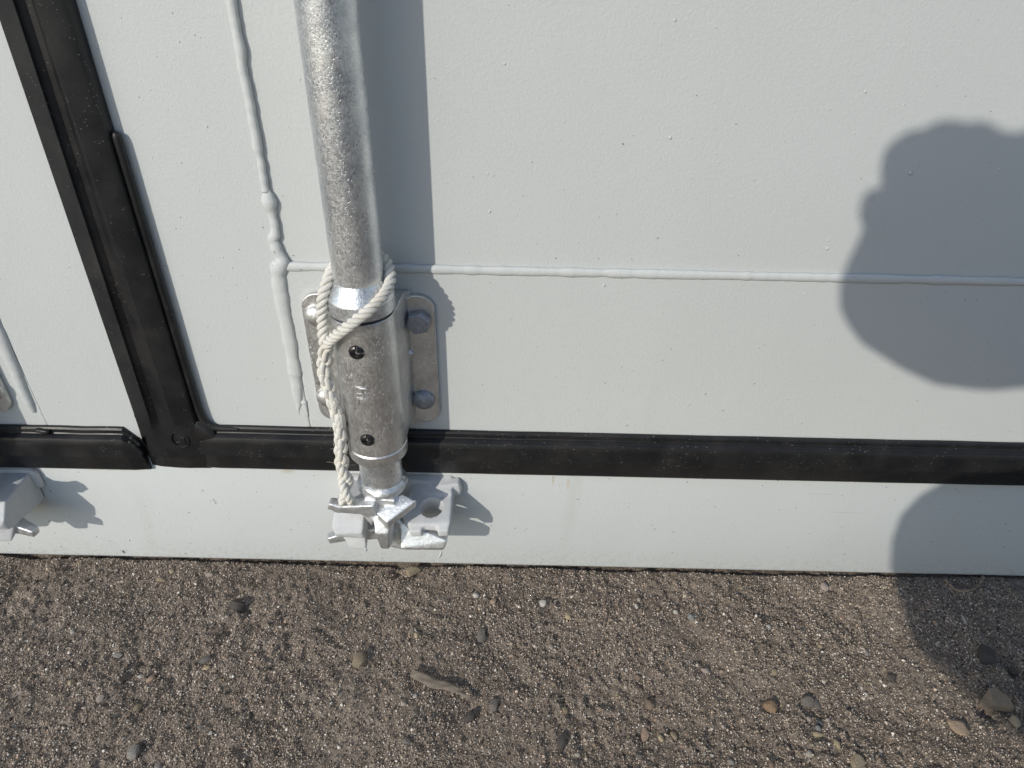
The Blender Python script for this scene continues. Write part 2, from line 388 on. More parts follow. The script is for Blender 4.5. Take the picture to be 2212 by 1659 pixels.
gx, gy = axis(-0.60, 0.56, 0.0018, 160), axis(-0.30, 0.02, 0.0018, 160)
X, Y = np.meshgrid(gx, gy); Z = gheight(X, Y)
vv = np.stack([X, Y, Z], -1).reshape(-1, 3); nx, ny = len(gx), len(gy)
idx = np.arange(nx * ny).reshape(ny, nx)
ff = np.stack([idx[:-1, :-1], idx[:-1, 1:], idx[1:, 1:], idx[1:, :-1]], -1).reshape(-1, 4)
me = bpy.data.meshes.new('ground'); me.vertices.add(len(vv)); me.vertices.foreach_set('co', vv.ravel())
me.loops.add(ff.size); me.loops.foreach_set('vertex_index', ff.ravel().astype(np.int32)); me.polygons.add(len(ff))
me.polygons.foreach_set('loop_start', np.arange(0, ff.size, 4, dtype=np.int32)); me.polygons.foreach_set('loop_total', np.full(len(ff), 4, np.int32))
me.update(); me.validate(); me.polygons.foreach_set('use_smooth', [True] * len(ff))
ground = link('ground', me, M['ground']); tag(ground, 'brown gritty dirt ground in front of the container', None, None, 'structure')

# ------------------------------------------------------------------ shipping container: doors, sill
DOOR_TOP = 2.42
SPLIT = -0.302
def door(x_in, x_out, weld_x, label, full):
    s = 1 if x_out > x_in else -1
    e = empty('container_door', ((x_in + x_out) / 2, 0.03, 0.146), label, 'door', 'doors of the container')
    bm = bmesh.new(); lo, hi = min(x_in, weld_x), max(x_in, weld_x)
    box(bm, (lo, 0, 0.146), (hi, 0.045, DOOR_TOP))
    o = link('frame_post', bm_mesh('frame_post', bm), M['paint'], e); bevel(o, 0.0015)
    bm = bmesh.new(); lo, hi = min(weld_x, x_out) + 0.0002, max(weld_x, x_out) - 0.0002
    box(bm, (lo, 0.0005, 0.146), (hi, 0.045, 0.3385))
    o = link('frame_rail', bm_mesh('frame_rail', bm), M['paint'], e); bevel(o, 0.0015)
    bm = bmesh.new(); box(bm, (lo, 0.0028, 0.3388), (hi, 0.040, DOOR_TOP - 0.1))
    link('door_panel', bm_mesh('door_panel', bm), M['paint'], e)
    bm = bmesh.new(); box(bm, (lo, 0.0005, DOOR_TOP - 0.0998), (hi, 0.045, DOOR_TOP))
    link('frame_rail', bm_mesh('frame_rail', bm), M['paint'], e)
    return e
door_r = door(-0.3005, 0.90, -0.1815, 'right container door of light grey paint with a horizontal weld seam, behind the roped locking rod', True)
door_l = door(-0.3035, -1.50, -0.4215, 'left container door, narrow strip left of the black vertical rubber seal', False)

def wob(i, s, a): return a * (mnoise.noise(Vector((i * 0.37 + s * 7.1, s * 3.3, 0.5))))
def bead(name, path, rad, parent, flat=0.55, y0=0.0, sides=12, jitter=0.0004, seed=1.0):
    path, s = resample(np.asarray(path, float), 0.0016)
    rr = path[:, 3]; p = path[:, :3].copy()
    for i in range(len(p)):
        rr[i] += wob(s[i] * 500, seed, jitter) + wob(s[i] * 160, seed + 4, jitter * 1.2); p[i, 0] += wob(s[i] * 210, seed + 2, jitter * 1.6)
    me = tube(p, rr, sides, squash=lambda q: (q[0], y0 + (q[1] - y0) * flat, q[2]))
    return link(name, me, M['paint'], parent, True)
yb = 0.0008
bead('weld_bead', [(-0.1808, yb, DOOR_TOP - 0.1, .0030), (-0.1812, yb, 0.53, .0031), (-0.1822, yb, 0.47, .0032), (-0.1818, yb, 0.42, .0030), (-0.1824, yb, 0.398, .0030)], 0, door_r, 0.85, yb, jitter=0.0006)
bead('weld_bead', [(-0.1818, yb, 0.400, .0022), (-0.1814, yb, 0.396, .0044), (-0.1812, yb, 0.391, .0054), (-0.1814, yb, 0.387, .0046), (-0.1808, yb, 0.383, .0030), (-0.1806, yb, 0.372, .0029), (-0.1816, yb, 0.3645, .0036),
     (-0.1842, yb, 0.3615, .0042), (-0.1828, yb, 0.357, .0040), (-0.1826, yb, 0.352, .0046), (-0.1806, yb, 0.347, .0044), (-0.1802, yb, 0.343, .0062), (-0.1835, yb, 0.3375, .0068), (-0.1850, yb, 0.331, .0048), (-0.1852, yb, 0.322, .0049)], 0, door_r, 0.75, yb, jitter=0.0006, seed=3)
bead('weld_bead', [(-0.1850, 0, 0.333, .0049), (-0.1855, 0, 0.30, .0059), (-0.1862, 0, 0.262, .0055), (-0.1868, 0, 0.235, .0048), (-0.1868, 0, 0.214, .0046), (-0.1880, 0, 0.207, .0030), (-0.1895, 0, 0.199, .0014), (-0.1898, 0, 0.193, .0005)], 0, door_r, 0.55, 0.0, jitter=0.0007, seed=6)
bead('weld_bead', [(-0.1836, 0, 0.209, .0026), (-0.1830, 0, 0.202, .0017), (-0.1822, 0, 0.192, .0006)], 0, door_r, 0.6, 0.0, seed=8)
bead('weld_bead', [(-0.183, 0.001, 0.3386, .0036), (-0.12, 0.001, 0.3390, .0036), (0.0, 0.001, 0.3388, .0037), (0.2, 0.001, 0.3391, .0036), (0.42, 0.001, 0.3392, .0038), (0.70, 0.001, 0.339, .0037), (0.90, 0.001, 0.339, .0037)], 0, door_r, 0.62, 0.001, jitter=0.0005, seed=9)
bead('weld_bead', [(-0.4215, yb, DOOR_TOP - .1, .0031), (-0.4215, yb, 0.33, .0034), (-0.4245, 0, 0.31, .0052), (-0.4275, 0, 0.24, .0056), (-0.4290, 0, 0.200, .0044), (-0.4275, 0, 0.190, .0018)], 0, door_l, 0.7, yb, seed=12)

# paint nibs: droplets under the paint
def nibs(pts, y, parent):
    bm = bmesh.new()
    for x, z, r in pts:
        bmesh.ops.create_icosphere(bm, subdivisions=2, radius=r, matrix=Matrix.Translation((x, y, z)) @ Matrix.Diagonal((1, 0.75, 1.1, 1)))
    o = link('paint_nib', bm_mesh('paint_nib', bm), M['paint'], parent, True); o['kind'] = 'stuff'
NB = [[0.2801, 0.4215], [-0.0192, 0.3861], [0.2601, 0.4679], [0.2317, 0.4756], [0.2361, 0.3691], [0.2372, 0.3627], [0.2995, 0.404], [0.342, 0.4259], [0.3463, 0.3874], [0.0985, 0.5158], [0.1063, 0.4426], [0.2846, 0.4272], [0.2327, 0.4485], [-0.0094, 0.4878]]
nibs([(x, z, RNG.uniform(.0006, .0011)) for x, z in NB] + [(RNG.uniform(-0.17, 0.5), RNG.uniform(0.35, 0.56), RNG.uniform(.0003, .0007)) for _ in range(70)] + [(0.2801, 0.4215, 0.0015)], 0.0028, door_r)
nibs([(0.0705, 0.3286, .0011), (0.1799, 0.2699, .0006), (0.3766, 0.327, .0008), (0.2293, 0.325, .0009)] + [(RNG.uniform(-0.17, 0.5), RNG.uniform(0.19, 0.33), RNG.uniform(.0003, .0006)) for _ in range(50)], 0.0005, door_r)
nibs([(RNG.uniform(-0.27, -0.19), RNG.uniform(0.19, 0.56), RNG.uniform(.0003, .0007)) for _ in range(40)], 0.0, door_r)

# bottom sill
def sill_sec(i):
    x = (-1.62, 1.05)[i]
    prof = [(0.06, 0.1415), (0.0, 0.1415)] + [(0.0035 - 0.0035 * math.cos(a), 0.0035 - 0.0045 * math.sin(a)) for a in np.linspace(0, math.pi / 2, 7)] + [(0.06, -0.001)]
    return [(x, y - 0.0012, z) for y, z in prof]
v, f = sweep(sill_sec, 2)
sill = link('container_sill', mesh('container_sill', v, f), M['sillpaint'])
for p in sill.data.polygons: p.use_smooth = abs(p.normal.x) < 0.5
bevel(sill, 0.0004, 1, 60)
tag(sill, 'light grey bottom sill of the container resting just above the dirt', 'sill')
nibs([(-0.4947, 0.0192, .0009), (-0.3901, 0.026, .0011)] + [(RNG.uniform(-0.5, 0.5), RNG.uniform(0.012, 0.128), RNG.uniform(.0003, .0007)) for _ in range(70)] + [(RNG.uniform(-0.08, 0.14), RNG.uniform(0.09, 0.13), RNG.uniform(.0004, .0008)) for _ in range(20)], -0.0012, sill)

# rest of the container (corner posts, header, body behind the doors)
body = empty('container_body', (-0.3, 1.5, 0.0), 'light grey container body behind and around the two doors', 'container')
for nm, lo, hi in (('corner_post', (-1.66, -0.002, 0.0), (-1.515, 0.14, 2.55)), ('corner_post', (0.915, -0.002, 0.0), (1.06, 0.14, 2.55)), ('header', (-1.514, -0.001, 2.43), (0.914, 0.12, 2.56)),
                   ('side_wall', (-1.65, 0.142, 0.02), (-1.60, 3.0, 2.54)), ('side_wall', (1.0, 0.142, 0.02), (1.05, 3.0, 2.54)), ('roof', (-1.65, 0.122, 2.545), (1.05, 3.0, 2.59)), ('floor', (-1.59, 0.062, 0.10), (0.99, 3.0, 0.14))):
    bm = bmesh.new(); box(bm, lo, hi); o = link(nm, bm_mesh(nm, bm), M['paint'], body); bevel(o, 0.004)

# ------------------------------------------------------------------ rubber seals
ZC = 0.1315
def vsec(z):
    """vertical seal cross-section at height z, flattening into the corner pad below"""
    t = min(1.0, max(0.0, (0.200 - z) / 0.045)); t = t * t * (3 - 2 * t)
    xl = -0.3375 + (z - 0.13) * 0.019
    prof = [(xl, 0.001), (xl + 0.0006, 0.0036), (xl + 0.0175, 0.0108), (xl + 0.0184, 0.0090), (xl + 0.0225, 0.0062), (xl + 0.0265, 0.0066), (-0.2995, 0.0118), (-0.2974, 0.0128), (-0.2835, 0.0112), (-0.2808, 0.0098), (-0.2796, 0.0070), (-0.2790, 0.001)]
    flat = [(xl, 0.001), (xl + 0.0006, 0.0042), (xl + 0.012, 0.0084), (xl + 0.0182, 0.0100), (xl + 0.0235, 0.0104), (xl + 0.0265, 0.0106), (-0.2995, 0.0110), (-0.2978, 0.0110), (-0.2835, 0.0098), (-0.2808, 0.0088), (-0.2796, 0.0070), (-0.2780, 0.001)]
    return [(a[0] * (1 - t) + b[0] * t, -(a[1] * (1 - t) + b[1] * t), z) for a, b in zip(prof, flat)]
zs = list(np.linspace(DOOR_TOP, 0.6, 20)) + list(np.linspace(0.58, 0.21, 40)) + list(np.linspace(0.207, 0.150, 24))
def vs(i):
    if i < len(zs): return vsec(zs[i])
    k = i - len(zs) + 1; z = 0.150 - 0.0185 * k / 5
    return [(x, y * (1 - 0.10 * k), z + wob(x * 900, 3, 0.0008) * (k == 5)) for x, y, _ in vsec(0.150)]
v, f = sweep(vs, len(zs) + 5)
seal = link('door_seal', mesh('door_seal', v, f), M['rubber'], None, True)
seal.data.set_sharp_from_angle(angle=math.radians(28)) if hasattr(seal.data, 'set_sharp_from_angle') else None
tag(seal, 'black rubber seal, tall ribbed strip running down between the doors, then right along the sill', 'seal', 'rubber door seals')

HP = [(0.1805, 0.0005), (0.1802, 0.0030), (0.1788, 0.0042), (0.1752, 0.0044), (0.1744, 0.0050), (0.1738, 0.0074), (0.1722, 0.0098), (0.1690, 0.0112), (0.1660, 0.0112), (0.1532, 0.0122), (0.1520, 0.0104), (0.1500, 0.0098), (0.1350, 0.0074), (0.1330, 0.0062), (0.1318, 0.0044), (0.1318, 0.0018)]
def hstrip(xs, fn=lambda x, z, y: (z, y)):
    def sec(i):
        x = xs[i]; out = []
        for z, y in HP:
            z2, y2 = fn(x, z, y); out.append((x, -y2, z2))
        return out
    return sweep(sec, len(xs))
def hfn(x, z, y):
    # small waviness, and a rise into the corner pad at the left end
    z += wob(x * 60, 2, 0.0005) * (1 if z > 0.16 else 0.5)
    t = min(1, max(0, (-0.268 - x) / 0.026)); t = t * t * (3 - 2 * t)
    if z > 0.166: z += t * 0.004
    return z, y * (1 - 0.30 * t)
v, f = hstrip(list(np.linspace(-0.294, -0.25, 22)) + list(np.linspace(-0.24, 0.90, 110)), hfn)
o = link('bottom_strip', mesh('bottom_strip', v, f), M['rubber'], seal, True)
o.data.set_sharp_from_angle(angle=math.radians(28))
# side lip running down the right edge and turning into the bottom strip
lp = [(-0.2779, -0.0040, 0.4395), (-0.2768, -0.0045, 0.434), (-0.2767, -0.0045, 0.38), (-0.2766, -0.0045, 0.30), (-0.2764, -0.0045, 0.22), (-0.2758, -0.0045, 0.196), (-0.2738, -0.0044, 0.1858), (-0.2690, -0.0040, 0.1808), (-0.2610, -0.0036, 0.1790), (-0.245, -0.0034, 0.1782)]
pth, _ = resample(catmull(lp, 160), 0.002)
rr = np.full(len(pth), 0.0031); rr[:2] = (0.0018, 0.0027); rr[-14:] = np.linspace(0.0031, 0.0016, 14)
link('side_lip', tube(pth, rr, 12), M['rubber'], seal, True)
# inner web filling the corner
bm = bmesh.new(); hull(bm, [(-0.2835, -0.0002, 0.186), (-0.2835, -0.0098, 0.190), (-0.2760, -0.0060, 0.189), (-0.2665, -0.0068, 0.1765), (-0.266, -0.0100, 0.170), (-0.2835, -0.0106, 0.168), (-0.2760, -0.0002, 0.189), (-0.266, -0.0002, 0.174)])
o = link('corner_web', bm_mesh('corner_web', bm), M['rubber'], seal, True); bevel(o, 0.0015, 3)
# raised maker's ring with strokes
em = bmesh.new(); ex, ez, ey = -0.2972, 0.1712, -0.0113
ring = [(ex + 0.0077 * math.cos(a), ey, ez + 0.0088 * math.sin(a)) for a in np.linspace(0, 2 * math.pi, 41)]
o = link('maker_ring', tube(np.array(ring), 0.00055, 6), M['rubber'], seal, True)
def q2(x, y): return (ex + (x - 745) * 0.0000770, ey, ez - (y - 710) * 0.0001030)
for st in ([(725, 668), (772, 660), (748, 690), (800, 688), (792, 728)], [(688, 742), (740, 736), (716, 770)], [(742, 736), (790, 752), (832, 782)]):
    p, _ = resample(np.array([q2(*a) for a in st]), 0.0003)
    link('maker_mark', tube(p, 0.0005, 6), M['rubber'], seal, True)
# torn rag ends at the left edge of the seal
for pts in ([(-0.3362, -0.0008, 0.2035), (-0.3345, -0.0020, 0.2040), (-0.3352, -0.0035, 0.184), (-0.3378, -0.0012, 0.188), (-0.3368, -0.001, 0.196)],
            [(-0.3385, -0.006, 0.168), (-0.334, -0.010, 0.172), (-0.333, -0.004, 0.150), (-0.339, -0.003, 0.158)]):
    bm = bmesh.new(); hull(bm, pts); link('torn_edge', bm_mesh('torn_edge', bm), M['rubber'], seal)

def lfn(x, z, y):
    z2 = z - 0.0048 + wob(x * 90, 7, 0.0008) * (z > 0.17)
    t = min(1, max(0, (x + 0.352) / 0.014))
    if z > 0.150: z2 -= t * (z - 0.150) * 0.55
    return z2, y * (1 - 0.25 * t)
v, f = hstrip(list(np.linspace(-1.50, -0.36, 80)) + list(np.linspace(-0.356, -0.3385, 10)), lfn)
lseal = link('door_seal', mesh('door_seal', v, f), M['rubber'], None, True); lseal.data.set_sharp_from_angle(angle=math.radians(28))
tag(lseal, 'short black rubber strip under the left door, its ragged end beside the tall seal', 'seal', 'rubber door seals')
for a, b, r in (((-0.345, -0.0095, 0.167), (-0.337, -0.010, 0.152), 0.0022), ((-0.343, -0.0085, 0.171), (-0.3375, -0.008, 0.161), 0.0018), ((-0.4285, -0.006, 0.174), (-0.417, -0.006, 0.1722), 0.0022)):
    p, _ = resample(np.array([a, b]), 0.0015); rr = [r + wob(i, 5 + r * 1000, r * 0.6) for i in range(len(p))]
    link('torn_edge', tube(p, rr, 8), M['rubber'], lseal, True)

# ------------------------------------------------------------------ locking rods, brackets, keepers
AX, AY = -0.1135, -0.034
RODR = 0.0184
def assembly(x0, s, words, main):
    L = lambda lx, y, z: (x0 + s * lx, -y, z)
    # rod --------------------------------------------------------------
    rod = empty('locking_rod', (x0, AY, 0.08), words['rod'], 'rod', 'vertical locking rods')
    v, f = lathe([(RODR, 0.1435), (RODR, 0.30), (RODR, 0.60), (RODR, 2.35)], x0, AY, 72)
    link('pole', mesh('pole', v, f), M['galv'], rod, True).data.set_sharp_from_angle(angle=math.radians(50))
    v, f = lathe([(0.0186, 0.3485), (0.0193, 0.3465), (0.0222, 0.3405), (0.0243, 0.3368), (0.0250, 0.3355), (0.0251, 0.3345), (0.0251, 0.3250), (0.0246, 0.3243), (0.0195, 0.3243)], x0, AY, 96)
    o = link('collar', mesh('collar', v, f), M['galv'], rod, True); o.data.set_sharp_from_angle(angle=math.radians(25))
    v, f = lathe([(0.0205, 0.3300), (0.0205, 0.1950)], x0, AY, 64)
    link('gap_shade_liner', mesh('gap_shade_liner', v, f), M['slot'], rod, True)  # near-black liner, its colour stands in for shade in the collar gap
    # weld ring at the foot of the rod
    vv_, ff_ = [], []
    K, S = 14, 72
    for k in range(K):
        a = math.pi * (k / (K - 1)) - math.pi / 2
        for j in range(S):
            th = 2 * math.pi * j / S
            w_ = wob(j * 0.8, 2.5, 0.0011) + wob(j * 0.5 + k * 0.9, 5.5, 0.0012)
            r_ = 0.0168 + (0.0052 + w_) * math.cos(a); z_ = 0.1478 + 0.0062 * math.sin(a) + wob(j * 0.9, 9, 0.0016)
            vv_.append((x0 + r_ * math.cos(th), AY + r_ * math.sin(th), z_))
    for k in range(K - 1):
        for j in range(S): ff_.append((k * S + j, k * S + (j + 1) % S, (k + 1) * S + (j + 1) % S, (k + 1) * S + j))
    link('weld_ring', mesh('weld_ring', vv_, ff_), M['cast'], rod, True)
    # cam: a forked casting gripping the keeper
    pc = []
    pc.append([L(-.0135, .030, .142), L(.0135, .030, .142), L(-.0135, .052, .143), L(.0135, .054, .143), L(-.010, .026, .092), L(.012, .026, .092), L(-.010, .052, .118), L(.010, .054, .118), L(.016, .04, .145), L(-.016, .04, .145)])   # core
    pc.append(bar(L(-.004, .052, .1345), L(-.040, .0535, .1345), .013, .013, .010, .0075))
    pc.append([L(-.006, .058, .132), L(-.020, .056, .1315), L(-.0075, .0610, .117), L(-.012, .058, .125), L(-.006, .047, .132), L(-.020, .047, .1315), L(-.0075, .047, .117)])         # upper wing over the block
    pc.append(bar(L(-.034, .0535, .1345), L(-.0445, .0540, .1385), .011, .0080, .009, .0075))
    pc.append([L(-.003, .060, .1335), L(.018, .044, .1425), L(.0325, .050, .1400), L(.0075, .066, .1275), L(-.001, .058, .124), L(.016, .042, .130), L(.0315, .049, .1315), L(.0075, .064, .1185)])   # upper wing over the lug
    pc.append([L(-.0065, .058, .129), L(.0110, .060, .126), L(-.0050, .0660, .114), L(.0075, .0660, .114), L(-.0015, .0650, .0935), L(.0060, .0650, .0935), L(-.0005, .0600, .0890), L(.0055, .0600, .0890), L(-.0045, .046, .128), L(.0105, .046, .124), L(-.001, .050, .088), L(.0085, .046, .088)])   # pointed tongue
    pc.append([L(-.0065, .040, .104), L(.0115, .042, .108), L(-.0085, .041, .0800), L(.0035, .046, .0735), L(.0165, .050, .0750), L(.0150, .044, .1060), L(-.006, .034, .104), L(-.008, .034, .084), L(.014, .034, .1060), L(.014, .034, .078)])        # lower body
    pc.append([L(.0140, .043, .1050), L(.0140, .0550, .0825), L(.0545, .0525, .0810), L(.0575, .0500, .0890), L(.0300, .0450, .0910), L(.0545, .0440, .0910), L(.0150, .0500, .0760), L(.0530, .0500, .0765), L(.0150, .036, .1040), L(.0150, .036, .0780), L(.0545, .036, .0790), L(.0575, .036, .0870)])   # lower wing under the lug
    pc.append(bar(L(-.002, .040, .0920), L(-.040, .0375, .0835), .012, .014, .012, .0115))        # lower wing behind the block
    pc.append(bar(L(-.038, .0375, .0838), L(-.0555, .0420, .0800), .012, .0112, .008, .008))
    cam_o_ = cast('cam', pc, M['cast'], rod, 0.0007, 24, None, 0.00012)
    # bracket ----------------------------------------------------------
    br = empty('rod_bracket', (x0 - s * .003, 0, 0.1925), words['bracket'], 'bracket', 'rod brackets bolted to the doors')
    xc = -.0028
    prof = []
    def rc(cx, cz, r, a0, a1): return [(cx + r * math.cos(a), cz + r * math.sin(a)) for a in np.linspace(a0, a1, 9)]
    hw, zt, zb = .0531, .3183, .1920
    for sg in (-1, 1):
        inner = sg * .0245; outer = xc + sg * hw
        pl = [(outer - sg * .013 + sg * .013 * math.cos(a), zt - .013 + .013 * math.sin(a)) for a in np.linspace(0, math.pi / 2, 9)]
        pl += [(inner + sg * .008, zt), (inner - sg * .002, zt - .006), (inner - sg * .004, zt - .02), (inner - sg * .004, zb - .006), (inner + sg * .001, zb - .0055), (inner + sg * .0045, zb - .0005), (inner + sg * .010, zb + .0006)]
        pl += [(outer - sg * .013 + sg * .013 * math.cos(a), zb + .013 + .013 * math.sin(a)) for a in np.linspace(-math.pi / 2, 0, 9)]
        n = len(pl)
        vv2 = [L(px, .0045, pz) for px, pz in pl] + [L(px, .0002, pz) for px, pz in pl]
        f2 = [tuple(range(n)), tuple(range(2 * n - 1, n - 1, -1))] + [(i, (i + 1) % n, n + (i + 1) % n, n + i) for i in range(n)]
        bm = bmesh.new(); bm.from_mesh(mesh('plate', vv2, f2))
        o = link('plate', bm_mesh('plate', bm), M['plate'], br); bevel(o, 0.0009, 2, 40)
    # sleeve: half-round hump
    def hump(z, R, flare=0.0, back=0.0046):
        pts = [(-R - flare * 2.2, back * 0.3), (-R - flare * 1.0, back + flare * .5)]
        for a in np.linspace(math.pi, 0, 41): pts.append((R * math.cos(a), -AY + R * math.sin(a)))
        pts += [(R + flare * 1.0, back + flare * .5), (R + flare * 2.2, back * 0.3)]
        return pts
    zz = [(.3214, .0238, .0030), (.3208, .0244, .0032), (.31, .0246, .0034), (.27, .0246, .0034), (.23, .0246, .0034), (.2035, .0246, .0034), (.1990, .0245, .0022), (.1962, .0244, .0006)]
    v, f = sweep(lambda i: [L(px, py, zz[i][0]) for px, py in hump(*zz[i])], len(zz))
    o = link('sleeve', mesh('sleeve', v, f), M['plate'], br, True)
    bm = bmesh.new(); bm.from_mesh(o.data); me_ = bm_mesh('sleeve', bm); me_.materials.append(M['plate']); o.data = me_
    o.data.polygons.foreach_set('use_smooth', [True] * len(o.data.polygons)); o.data.set_sharp_from_angle(angle=math.radians(38))
    v, f = lathe([(0.0190, 0.1958), (0.0240, 0.1958), (0.0249, 0.1946), (0.0250, 0.1858), (0.0243, 0.1845), (0.0192, 0.1845)], x0, AY, 96)
    o = link('lip_ring', mesh('lip_ring', v, f), M['plate'], br, True); o.data.set_sharp_from_angle(angle=math.radians(30))
    # weld spots where sleeve meets plate
    for lx, z, r in ((.0265, .2640, .0046), (-.0270, .2600, .0042)):
        bm = bmesh.new(); bmesh.ops.create_icosphere(bm, subdivisions=3, radius=1)
        for w_ in bm.verts:
            n_ = 1 + 0.35 * mnoise.noise(w_.co * 2.3); w_.co = Vector(L(lx + w_.co.x * r * n_, .0045 + w_.co.y * r * 0.8 * n_, z + w_.co.z * r * 1.1 * n_))
        link('weld_spot', bm_mesh('weld_spot', bm), M['cast'], br, True)
    # hex bolt and domed rivets
    bx, bz = .0375, .2965
    hexp = []
    for k in range(6):
        a = math.pi / 3 * k + 0.26
        hexp += [L(bx + .0098 * math.cos(a), .0046, bz + .0098 * math.sin(a)), L(bx + .0103 * math.cos(a), .0050, bz + .0103 * math.sin(a)), L(bx + .0103 * math.cos(a), .0112, bz + .0103 * math.sin(a)), L(bx + .0086 * math.cos(a), .0126, bz + .0086 * math.sin(a))]
    bm = bmesh.new(); hull(bm, hexp); o = link('bolt', bm_mesh('bolt', bm), M['bolt'], br); bevel(o, 0.0005, 2)
    o['label'] = 'hexagonal bolt head, top right of the plate'
    for lx, z in ((.0370, .2172), (-.0445, .2985), (-.0465, .2172)):
        prof = [(0.0001, .0064), (.003, .0061), (.006, .0052), (.0082, .0038), (.0095, .0020), (.0098, .0008), (.0097, .0)]
        vv3, ff3 = [], []
        for r_, h_ in prof:
            for j in range(28):
                a = 2 * math.pi * j / 28; vv3.append(L(lx + r_ * math.cos(a), .0046 + h_, z + r_ * math.sin(a)))
        for i in range(len(prof) - 1):
            for j in range(28): ff3.append((i * 28 + j, i * 28 + (j + 1) % 28, (i + 1) * 28 + (j + 1) % 28, (i + 1) * 28 + j))
        ff3.append(tuple(range(28)))
        bm = bmesh.new(); bm.from_mesh(mesh('rivet', vv3, ff3))
        link('rivet', bm_mesh('rivet', bm), M['bolt'] if lx > 0 else M['plate'], br, True)
    # black cross-slot screws in the sleeve
    for lx, z in ((-.0020, .2990), (-.0022, .2150)):
        cy = -AY + .0246
        for qx in (-1, 1):
            for qz in (-1, 1):
                pts = []
                for h_, R_ in ((-0.0016, .0057), (.0010, .0055), (.0018, .0042)):
                    for a in np.linspace(0.15, math.pi / 2 - 0.15, 7): pts.append(L(lx + qx * R_ * math.cos(a), cy + h_, z + qz * R_ * math.sin(a)))
                    pts.append(L(lx + qx * .0007, cy + h_, z + qz * .0007))
                bm = bmesh.new(); hull(bm, pts); link('screw', bm_mesh('screw', bm), M['black'], br)
        vv4 = [L(lx + .0061 * math.cos(a), cy + .00012 - .0246 * (1 - math.sqrt(max(0, 1 - (.0061 * math.cos(a) / .0246) ** 2))), z + .0061 * math.sin(a)) for a in np.linspace(0, 2 * math.pi, 25)[:-1]]
        link('slot_shade_disc', mesh('slot_shade_disc', vv4, [tuple(range(24))]), M['slot'], br)  # flat dark disc paints the shade in the slots and round the screw
    # stamped letters, turned a quarter
    if main:
        cu = bpy.data.curves.new('lettering', 'FONT'); cu.body = 'HL'; cu.size = 0.0135; cu.extrude = 0.0007; cu.space_character = 1.1; cu.bevel_depth = 0.00012
        t_ = bpy.data.objects.new('lettering', cu); COL.objects.link(t_)
        t_.matrix_world = Matrix.Translation((x0 - 0.0065, -(-AY + .0245), .2685)) @ Matrix.Rotation(math.radians(90), 4, 'X') @ Matrix.Rotation(math.radians(-90), 4, 'Z')
        bpy.context.view_layer.update()
        dg = bpy.context.evaluated_depsgraph_get(); me_ = bpy.data.meshes.new_from_object(t_.evaluated_get(dg)); me_.transform(t_.matrix_world)
        for vtx in me_.vertices:
            dx = vtx.co.x - x0; vtx.co.y += .0246 - math.sqrt(.0246 ** 2 - dx * dx)
        bpy.data.objects.remove(t_); link('lettering', me_, M['plate'], br)
    # keeper ------------------------------------------------------------
    kp = empty('cam_keeper', (x0 + s * .005, 0, 0.07), words['keeper'], 'keeper', 'cam keepers welded to the sill')
    blk = [[L(-.0440, .002, .1225), L(-.0175, .002, .1225), L(-.0440, .044, .1215), L(-.0165, .044, .1215), L(-.0455, .0560, .1105), L(-.0410, .0585, .1040), L(-.0180, .0585, .1060), L(-.0165, .0530, .1150), L(-.0440, .0540, .0955), L(-.0170, .0560, .0960), L(-.0440, .002, .084), L(-.0170, .002, .084)],
           [L(-.0435, .046, .0960), L(-.0172, .052, .0975), L(-.0345, .0490, .0745), L(-.0185, .0510, .0755), L(-.0400, .020, .090), L(-.018, .020, .090), L(-.0250, .046, .0715)]]
    o = cast('hook_block', blk, M['keeper'], kp, 0.0008, 24, None, 0.00015)
    cut_bm = bmesh.new(); bmesh.ops.create_cone(cut_bm, cap_ends=True, segments=40, radius1=.0094, radius2=.0108, depth=.06, matrix=Matrix.Translation(L(.0418, .0300, .104)) @ Matrix.Rotation(0.12, 4, 'X'))
    cutter = link('cutter', bm_mesh('cutter', cut_bm), M['keeper'])
    lug = [[L(.0235, .000, .1265), L(.0590, .000, .1265), L(.0590, .012, .1200), L(.0220, .014, .1180), L(.0235, .000, .104), L(.0590, .000, .098), L(.0600, .018, .1180), L(.0200, .018, .116), L(.0600, .014, .098), L(.0200, .014, .102)],
           [L(.0200, .010, .1180), L(.0600, .010, .1180), L(.0165, .026, .1125), L(.0605, .028, .1130), L(.0145, .034, .1105), L(.0165, .042, .1095), L(.0215, .0480, .1080), L(.0605, .046, .1095), L(.0145, .034, .1010), L(.0165, .042, .1000), L(.0215, .0470, .0995), L(.0605, .046, .1000), L(.0200, .010, .1020), L(.0600, .010, .1010), L(.0575, .0490, .107), L(.0575, .0490, .100), L(.0165, .026, .1015)],
           [L(.0220, .044, .1080), L(.0360, .044, .1085), L(.0235, .0530, .1045), L(.0345, .0535, .1045), L(.0240, .0525, .0955), L(.0350, .0525, .0955), L(.0220, .040, .0970), L(.036, .040, .0970)],
           [L(.0480, .044, .1085), L(.0600, .044, .1085), L(.0490, .0530, .1050), L(.0590, .0520, .1050), L(.0495, .0520, .0960), L(.0590, .0515, .0960), L(.0480, .040, .097), L(.060, .040, .097)],
           [L(.044, .004, .1220), L(.0655, .0015, .1250), L(.0675, .0015, .1100), L(.0655, .011, .1235), L(.0690, .007, .1160), L(.0665, .010, .1070), L(.048, .010, .105), L(.048, .012, .122), L(.0640, .0015, .1040)],
           [L(-.0500, .0015, .1215), L(-.0440, .0015, .1265), L(.0400, .0015, .1265), L(-.0510, .0015, .1020), L(-.045, .0015, .098), L(.04, .0015, .100), L(-.0500, .0065, .1200), L(.04, .0080, .1240), L(-.0500, .0065, .1030), L(.04, .008, .102), L(-.044, .007, .1245)]]
